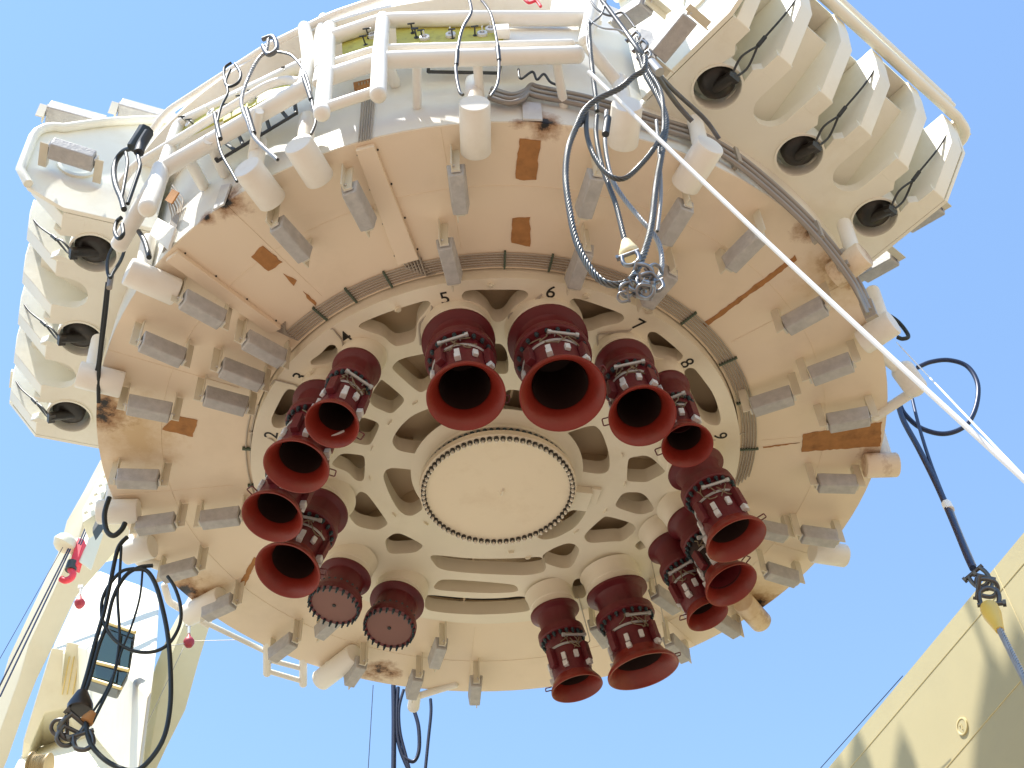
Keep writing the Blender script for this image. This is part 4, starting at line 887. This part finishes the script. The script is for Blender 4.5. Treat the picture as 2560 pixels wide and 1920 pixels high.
# slings seen beyond the far rim
t = thing('wire_sling', 'blue black wires hanging free below the far bottom rim', 'sling', hy(870, 1500, 9.6), 'slings hanging from the buoy')
ry = lambda pts: [hy(x, y, 9.8) for x, y in pts]
rope_parts([('wire_leg', ry([(850, 1480), (851, 1560), (850, 1700)]), .07, 'blue_rope', 0), ('wire_leg', ry([(860, 1485), (857, 1560), (865, 1620), (900, 1700)]), .055, 'blue_rope', 0),
            ('wire_loop', ry([(872, 1490), (862, 1530), (864, 1580), (876, 1630), (892, 1690)]), .045, 'blue_rope', 0), ('wire_loop', ry([(893, 1530), (904, 1570), (905, 1620), (893, 1645), (870, 1635)]), .055, 'blue_rope', 0),
            ('wire_loop', ry([(930, 1510), (931, 1540), (925, 1600), (915, 1700)]), .045, 'blue_rope', 0)], t)
for o in list(COL.objects):
    if o.parent is t: o.location = -t.location
mb = MB(); mb.tube([hy(806, 1480, 10), hy(793, 1700, 10)], .012, n=5); tag(build('thin_line', mb, 'blue_rope'), 'hair thin line dropping left of the wires below the far rim', 'line')
# left hanging slings in front of the crane
t = thing('wire_sling', 'black wire sling with large loops hanging from the lower left rim before the crane cab', 'sling', hy(265, 1165, 2), 'slings hanging from the buoy')
ly = lambda pts, Y=1.0: [hy(x, y, Y) for x, y in pts]
rope_parts([
 ('wire_leg', ly([(275, 1160), (255, 1185), (240, 1250), (225, 1320), (205, 1390), (190, 1450), (175, 1500)]), .052, 'black_rope', 0),
 ('wire_leg', ly([(262, 1180), (258, 1250), (254, 1290), (258, 1370), (252, 1430), (240, 1480)]), .034, 'black_rope', 0),
 ('wire_loop', ly([(330, 1222), (300, 1226), (270, 1245), (245, 1290), (230, 1350), (212, 1400), (196, 1460), (182, 1500)]), .046, 'black_rope', 0),
 ('wire_loop', ly([(290, 1228), (262, 1235), (235, 1265), (220, 1300), (222, 1340), (245, 1380), (285, 1405), (330, 1408), (365, 1390), (388, 1350), (390, 1310), (378, 1270), (362, 1245)]), .040, 'black_rope', 0),
 ('wire_loop', ly([(285, 1230), (315, 1232), (335, 1260), (350, 1310), (362, 1370), (368, 1440), (368, 1520), (355, 1590), (325, 1640), (290, 1665), (240, 1650), (205, 1620), (190, 1590), (186, 1560)]), .052, 'black_rope', 0),
 ('wire_leg', ly([(308, 1232), (302, 1290), (285, 1350), (265, 1400), (252, 1440), (225, 1500), (195, 1545)]), .026, 'black_rope', 0),
 ('wire_leg', ly([(240, 1480), (215, 1530), (200, 1560)]), .034, 'black_rope', 0)], t)
cone(ly([(172, 1535)])[0], ly([(178, 1495)])[0], .26, .12, t, 'black_rubber', 'rope_socket'); cone(ly([(186, 1560)])[0], ly([(202, 1540)])[0], .14, .09, t, 'rust_patch', 'rope_socket')
for (x, y), dd, sz in (((165, 1560), (-.6, 0, -1), .34), ((150, 1580), (-.3, 0, -1), .28), ((178, 1590), (.4, 0, -1), .30), ((140, 1570), (-1, 0, 0), .24)): shackle(ly([(x, y)])[0], dd, sz, t)
for o in list(COL.objects):
    if o.parent is t: o.location = -t.location
# sling across the left wing
t = thing('wire_sling', 'dark doubled sling draped down across the left mooring wing', 'sling', hc(300, 300, 10.2), 'slings hanging from the buoy')
lw = lambda pts, R=10.6: [hc(x, y, R) for x, y in pts]
rope_parts([('wire_bundle', lw([(316, 280), (304, 300), (290, 322)]), .16, 'black_rope', 0), ('wire_bundle', lw([(322, 286), (306, 312), (300, 330)]), .10, 'frame_black', 0),
            ('wire_leg', lw([(290, 318), (268, 326), (252, 345), (246, 370), (250, 400), (262, 430), (268, 452)]), .055, 'black_rope', 0),
            ('wire_leg', lw([(296, 326), (300, 345), (302, 362), (290, 400), (276, 440)]), .04, 'black_rope', 0), ('wire_leg', lw([(272, 330), (275, 355), (268, 400), (262, 430)]), .035, 'black_rope', 0),
            ('wire_eye', lw([(262, 470), (252, 480), (248, 500), (256, 515), (266, 505), (264, 485)], 10.3), .04, 'black_rope', 0),
            ('wire_loop', [hy(x, y, -6.2) for x, y in [(262, 500), (270, 530), (262, 560), (245, 588), (238, 600), (232, 585), (234, 555), (246, 530), (256, 515)]], .035, 'black_rope', 0),
            ('sleeve', [hy(x, y, -5.9) for x, y in [(240, 596), (236, 622)]], .06, 'steel_pipe', 0),
            ('wire_leg', [hy(x, y, -5.6 + (y - 600) / 300 * 2.6) for x, y in [(236, 600), (228, 680), (218, 760), (213, 812), (213, 870)]], .042, 'black_rope', 0),
            ('wire_leg', [hy(x, y, -5.6 + (y - 600) / 300 * 2.6) for x, y in [(231, 610), (222, 690), (212, 780), (208, 800)]], .032, 'black_rope', 0),
            ('wire_loop', lw([(300, 500), (312, 520), (320, 545), (322, 556)], 9.8), .05, 'black_rope', 0)], t)
for o in list(COL.objects):
    if o.parent is t: o.location = -t.location
mb = MB(); mb.tube(smooth_path([hy(x, y, 0) for x, y in [(236, 1075), (226, 1110), (230, 1145), (245, 1157), (262, 1145), (270, 1130)]], 8), .06, n=10)
tag(build('hose_loop', mb, 'black_rope'), 'short black hose loop hugging the stub on the lower left rim', 'hose loop', 'slings hanging from the buoy')
# slings lashed on the near frame
def lash(label, groups):
    t = thing('lashing_wire', label, 'wire', groups[0][1][0], 'wires lashed to the near pipe frame'); rope_parts(groups, t)
    for o in list(COL.objects):
        if o.parent is t: o.location = -t.location
L_ = lambda pts, R=10.55: [hc(x, y, R) for x, y in pts]
lash('wire with rope eye hanging over the left end of the pipe frame', [('wire_leg', L_([(498, 150), (488, 175), (492, 200), (478, 230), (470, 262), (468, 285), (478, 330), (500, 370), (512, 392)]), .026, 'black_rope', 0), ('sleeve', L_([(464, 245), (470, 275), (476, 300)]), .045, 'frame_black', 0), ('wire_eye', L_([(500, 135), (484, 150), (490, 185), (512, 180), (520, 160), (508, 138)]), .03, 'black_rope', 0)])
lash('twisted wire with black sleeves falling across the yellow panels', [('wire_leg', L_([(580, 85), (575, 110), (560, 125), (545, 150), (528, 190), (522, 225), (535, 262), (552, 300), (600, 345)]), .042, 'wire_light', 1), ('sleeve', L_([(532, 235), (540, 262), (548, 288)]), .05, 'frame_black', 0), ('wire_eye', L_([(568, 85), (590, 80), (598, 105), (580, 118), (568, 100)]), .05, 'wire_rope', 0)])
lash('wire arching over the frame beside the two round post ends', [('wire_leg', L_([(600, 112), (630, 120), (655, 150), (668, 185), (675, 225), (682, 262), (672, 290)]), .026, 'wire_rope', 0), ('sleeve', L_([(655, 165), (664, 190), (672, 215)]), .045, 'frame_black', 0)])
lash('dark wire loop hanging over the middle of the upper frame pipe', [('wire_leg', L_([(1010, -10), (1018, 25), (1000, 60), (990, 100), (985, 150), (992, 195), (1000, 205)]), .030, 'wire_rope', 0), ('wire_leg', L_([(1040, 0), (1060, 30), (1072, 80), (1078, 130), (1075, 180), (1060, 208)]), .026, 'wire_rope', 0), ('sleeve', L_([(988, 110), (986, 140)]), .042, 'frame_black', 0), ('sleeve', L_([(1075, 100), (1078, 130)]), .042, 'frame_black', 0)])

# ================================================================== CRANE (beyond the buoy, lower left)
YC = 22.0
crane = thing('pedestal_crane', 'tall cream offshore crane with two raking legs and a glazed cab at the lower left', 'crane', hy(220, 1659, YC))
def cq(name, pts, material, depth=2.0, Y=YC, par=crane, dirv=(0, 1, 0), bevel=0.05):
    P = [hy(x, y, Y) for x, y in pts]; mb = MB(); mb.prism(P, Vector(dirv) * depth); o = build(name, mb, material, par, bevel=bevel); return o
def cpl(name, pts, material, n, dep, x0=220, y0=1400, Y=YC, off=0.0, par=crane, bevel=0.03):
    n = Vector(n).normalized(); p0 = hy(x0, y0, Y) + n * off; P = []
    for x, y in pts:
        d = ray(x, y); P.append(CAM + d * ((p0 - CAM).dot(n) / d.dot(n)))
    mb = MB(); mb.prism(P, Vector(dep)); return build(name, mb, material, par, bevel=bevel)
LN = (.1, -.80, -.60); HN = (-.30, -.72, .62)
cpl('crane_leg', [(262, 960), (225, 1030), (189, 1093), (170, 1163), (145, 1215), (63, 1391), (41, 1467), (-40, 1690), (-5, 1690), (16, 1642), (55, 1530), (80, 1467), (112, 1402), (164, 1290), (250, 1190), (330, 1170), (320, 960)], 'crane_paint', LN, (-1.1, .9, .1), x0=120, Y=YC - 2)
cpl('crane_leg', [(403, 1336), (450, 1250), (498, 1270), (453, 1353), (431, 1424), (401, 1533), (360, 1615), (325, 1690), (312, 1690), (340, 1528), (372, 1413)], 'crane_paint', LN, (-.9, .9, .1), x0=400, Y=YC - 1.5)
BN = Vector((.05, -.74, -.67)).normalized()
def onpl(x, y, p, n):
    d = ray(x, y); return CAM + d * ((p - CAM).dot(n) / d.dot(n))
def cpp(name, pts, material, p, n, dep, par=crane, bevel=.05):
    n = Vector(n).normalized(); mb = MB(); mb.prism([onpl(x, y, p, n) for x, y in pts], Vector(dep)); return build(name, mb, material, par, bevel=bevel)
B0 = hy(200, 1640, YC - 1); HNv = Vector(HN).normalized(); U0 = onpl(200, 1400, B0, BN) + HNv * .3; L0 = onpl(200, 1600, B0, BN) + HNv * .2
hs = cpp('machinery_house', [(164, 1290), (176, 1262), (189, 1246), (204, 1237), (219, 1234), (240, 1242), (300, 1262), (338, 1280), (344, 1300), (339, 1396), (328, 1490), (320, 1501), (275, 1456), (182, 1397), (145, 1389), (141, 1408), (115, 1402), (118, 1388)], 'crane_white', U0, HNv, (-.7, 2.5, -1.2), bevel=.15)
cpp('house_shade_panel', [(112, 1398), (141, 1404), (145, 1385), (182, 1393), (275, 1452), (325, 1495), (322, 1530), (303, 1720), (283, 1670), (260, 1615), (171, 1595), (141, 1530), (97, 1540), (67, 1610), (50, 1600)], 'crane_paint', B0, BN, (-.9, 2.5, .2))  # shade on the house front, built as a darker panel facing down
cpp('house_lit_base', [(0, 1720), (40, 1640), (67, 1598), (82, 1556), (97, 1531), (120, 1520), (141, 1520), (146, 1512), (152, 1535), (171, 1583), (230, 1592), (260, 1605), (275, 1630), (283, 1657), (300, 1720)], 'crane_white', L0, HNv, (-.6, 3, -1), bevel=.15)  # sunlit lower patch of the house front, built as its own tilted slab
for x0 in (150, 160, 172, 182):
    cpp('ladder_rail', [(x0, 1418), (x0 + 1.6, 1418), (x0 - 14, 1500), (x0 - 15.6, 1500)], 'crane_yellow', B0, BN, Vector(BN) * .08, bevel=0)
CABN = (-.30, -.85, -.10)
C0 = onpl(259, 1490, U0, HNv) + Vector((-.05, -.35, -.05))
cab = cpp('cab_frame', [(234, 1340), (294, 1364), (288, 1405), (281, 1448), (259, 1490), (191, 1469), (204, 1400)], 'frame_dark', C0, CABN, (-.35, .9, .35))
for pts in ([(238, 1347), (288, 1368), (286, 1378), (236, 1358)], [(214, 1394), (234, 1362), (262, 1370), (256, 1442), (206, 1428)], [(265, 1373), (284, 1382), (276, 1444), (259, 1440)], [(203, 1434), (254, 1450), (250, 1474), (196, 1460)], [(257, 1452), (276, 1452), (260, 1482), (254, 1476)]):
    cpp('window_pane', pts, 'glass', C0 + Vector(CABN) * .06, CABN, (0, .04, 0), par=cab, bevel=0)
for a_, b_ in (((188, 1464), (262, 1487)), ((206, 1430), (278, 1448)), ((236, 1346), (292, 1366))):
    n_ = Vector(CABN).normalized(); q0 = C0 + n_ * .1; ends = [CAM + ray(*e_) * ((q0 - CAM).dot(n_) / ray(*e_).dot(n_)) for e_ in (a_, b_)]
    mb = MB(); mb.tube(ends, .05, n=8); build('cab_trim', mb, 'crane_yellow', cab)
mb = MB(); p0 = hy(66, 1652, YC - 7); mb.lathe([(.42, 0), (.42, .04), (.34, .05)] + [(.33 + .02 * (i % 2), .06 + i * .035) for i in range(14)] + [(.34, .56), (.42, .57), (.42, .61)], p0, (1, 0, -.15), n=28); build('winch_drum', mb, 'drum_gold', crane)
# boom top end with rails
cq('boom', [(250, 960), (232, 1000), (178, 1100), (178, 1130), (208, 1110), (232, 1055), (260, 1000)], 'crane_white', .8, YC - 12, bevel=.02)
cq('boom_underside', [(244, 1040), (236, 1060), (200, 1140), (200, 1150), (214, 1130), (246, 1060)], 'frame_dark', .4, YC - 12.2, bevel=0)
for k in range(6):
    x = 236 - k * 10.5; y = 1008 + k * 19.5; mb = MB(); mb.tube([hy(x + 6, y, YC - 12.1), hy(x - 2, y + 3, YC - 12.1)], .05, n=6); build('boom_rung', mb, 'crane_white', crane)
p0 = hy(141, 1174, YC - 8); mb = MB(); mb.lathe([(.05, -.36), (.20, -.33), (.36, -.22), (.46, 0), (.36, .22), (.20, .33), (.05, .36)], p0, (.5, -.3, .8), n=28); build('sheave_guard', mb, 'crane_white', crane)
cpl('sheave_bracket', [(150, 1165), (175, 1160), (190, 1130), (200, 1135), (172, 1215), (152, 1200)], 'crane_white', (-.3, -.9, .2), (.3, .5, 0), x0=160, y0=1180, Y=YC - 7.5)
# wires of the crane
def cw(a_, b_, r=.03, material='blue_rope', Y=YC - 8.2):
    mb = MB(); mb.tube([hy(*a_, Y), hy(*b_, Y)], r, n=5); build('hoist_wire', mb, material, crane)
cw((187, 1135), (170, 1175)); cw((191, 1137), (174, 1177)); cw((148, 1185), (-10, 1500)); cw((152, 1186), (0, 1505)); cw((138, 1178), (-10, 1440), .012)
cw((368, 1395), (398, 1390), .01); cw((139, 1440), (118, 1520), .012, 'tube_grey', YC - .3); cw((308, 1455), (270, 1575), .012, 'tube_grey', YC - .3)
cw((410, 1385), (520, 1382), .012, 'tube_grey', YC - 3); cw((400, 1392), (300, 1600), .015, 'tube_grey', YC - 3)
# ladder/walk along the beam
cq('service_box', [(246, 1085), (256, 1090), (250, 1128), (238, 1125)], 'crane_yellow', .4, YC - 2.9, bevel=.02)
# red hook block, hanging in front of the leg
t = thing('hook_block', 'slim red hook block hanging beside the left crane leg', 'hook', hy(163, 1165, YC - 8))
P = [hy(x, y, YC - 8) for x, y in [(168, 1160), (182, 1165), (165, 1222), (150, 1215)]]; mb = MB(); mb.prism(P, (0, .45, 0)); build('block_body', mb, 'pink_red', t, bevel=.03)
mb = MB(); mb.tube([hy(157, 1215, YC - 7.9), hy(152, 1232, YC - 7.9)], .2, n=12); build('swivel', mb, 'frame_dark', t)
mb = MB(); mb.tube(smooth_path([hy(x, y, YC - 7.9) for x, y in [(152, 1230), (158, 1240), (152, 1250), (140, 1254), (132, 1250)]], 6), .12, n=10); build('hook', mb, 'pink_red', t)
for o in list(COL.objects):
    if o.parent is t: o.location = -t.location
for i, (x, y, lb) in enumerate([(172, 1304, 'small dull red ball weight against the white crane house'), (408, 1388, 'small dull red ball weight in front of the right crane leg')]):
    p = hy(x, y, YC - 6); t = thing('ball_weight', lb, 'weight', p, 'small red ball weights on the crane')
    mb = MB(); mb.lathe([(.0, -.2), (.12, -.16), (.19, -.04), (.2, .05), (.15, .16), (.07, .24), (.05, .36)], (0, 0, 0), (-.12, 0, 1), n=16); build('ball', mb, 'dull_red', t)
    mb = MB(); mb.tube([(-.05, 0, .4), (-.1, 0, .75)], .05, n=8); mb.box((-.12, 0, .8), ((1, 0, 0), (0, 1, 0), (0, 0, 1)), (.18, .1, .14)); build('clip', mb, 'zinc_light', t)
for o in list(COL.objects):
    if o.parent is crane: o.location = -crane.location

# ================================================================== BEIGE STEEL WALL (lower right)
ZT = 3.0
e0 = hz(2212, 1150, ZT); e1 = hz(1789.5, 1659, ZT); dv = (e1 - e0).normalized(); nw = Vector((dv.y, -dv.x, 0))
if nw.dot(CAM - e0) < 0: nw = -nw
def hwall(x, y, off=0.0):
    d = ray(x, y); o_ = e0 + nw * off; return CAM + d * ((o_ - CAM).dot(nw) / d.dot(nw))
wallb = thing('steel_wall', 'sloping edged beige steel wall with thin weld seams at the lower right', 'wall', (e1.x, e1.y, -23.4))
a0 = e0 - dv * 9; a1 = e1 + dv * 25
mb = MB(); base = [Vector((a0.x, a0.y, -23.4)), Vector((a1.x, a1.y, -23.4)), a1, a0]; mb.prism(base, -nw * 6.0); build('wall_panel', mb, 'housing_beige', wallb)
def seam(a_, b_, r=.018, mt='seam_light'):
    mb = MB(); mb.tube([hwall(*a_, .002), hwall(*b_, .002)], r, n=6); build('weld_seam', mb, mt, wallb)
seam((1830, 1666), (2240, 1184)); seam((2030, 1675), (2240, 1430)); seam((2148, 1228), (2235, 1415)); 
mb = MB(); p = hwall(2080, 1569, .0); mb.lathe([(.26, 0), (.26, .05), (.22, .055), (.20, .03), (.02, .03)], p, nw, n=28); pt_ = build('port', mb, 'seam_light', wallb)
mb = MB(); mb.lathe([(.19, .032), (.19, .036), (.02, .036)], p, nw, n=24); build('port_cover', mb, 'housing_beige', pt_)
mb = MB(); q = p + nw * .05; mb.tube([q + Vector((0, 0, -.10)), q + Vector((0, 0, .05)), q + Vector((0, 0, .05)) + dv * .08], .02, n=6); build('port_latch', mb, 'seam_light', pt_)
cw2 = MB(); cw2.tube([hwall(1770, 1662, 1.0), hwall(1950, 1460, 1.0)], .014, n=5); build('stay_wire', cw2, 'blue_rope', wallb)
# assumed lifting gear, added out of view above; plates cut to this wall's shadow outlines
gear = thing('unseen_shadow_gear', 'unseen gear added above the buoy with plates shaped to shadow the beige wall', 'lifting gear')
shadow_poly = [[(2135, 1395), (2122, 1470), (2108, 1560), (2096, 1690), (2420, 1690), (2400, 1500), (2300, 1400), (2235, 1440), (2212, 1395), (2190, 1330), (2172, 1420), (2160, 1455), (2148, 1410)],
           [(1938, 1600), (1948, 1575), (1955, 1610), (1985, 1700), (1925, 1700)], [(1846, 1560), (1858, 1590), (1880, 1700), (1790, 1700), (1800, 1650), (1815, 1640), (1822, 1690), (1835, 1640)]]
for k, pl in enumerate(shadow_poly):
    mb = MB(); mb.prism([hwall(x, y) + SUN * 42 for x, y in pl], SUN.cross(dv) * 0 + Vector((-.3, -.5, 0))); build('shadow_plate', mb, 'crane_yellow', gear)  # wanted wall shadow outlines moved towards the sun to block it
for k in range(4):
    a = math.radians(45 + 90 * k); mb = MB(); mb.tube([(4.5 * math.cos(a), 4.5 * math.sin(a), 4.2), (.8 * math.cos(a), .8 * math.sin(a), 36.5)], .06, n=8); build('lift_wire', mb, 'wire_rope', gear)
mb = MB(); mb.box((0, 0, 37.3), ((1, 0, 0), (0, 1, 0), (0, 0, 1)), (2.4, 1.6, 2.0)); build('hook_block_body', mb, 'crane_yellow', gear, bevel=.1)
mb = MB(); mb.tube([(0, 0, 38), (0, 0, 90)], .12, n=8); build('hoist_wire', mb, 'wire_rope', gear)
for o in list(COL.objects):
    if o.parent is wallb: o.location = -wallb.location
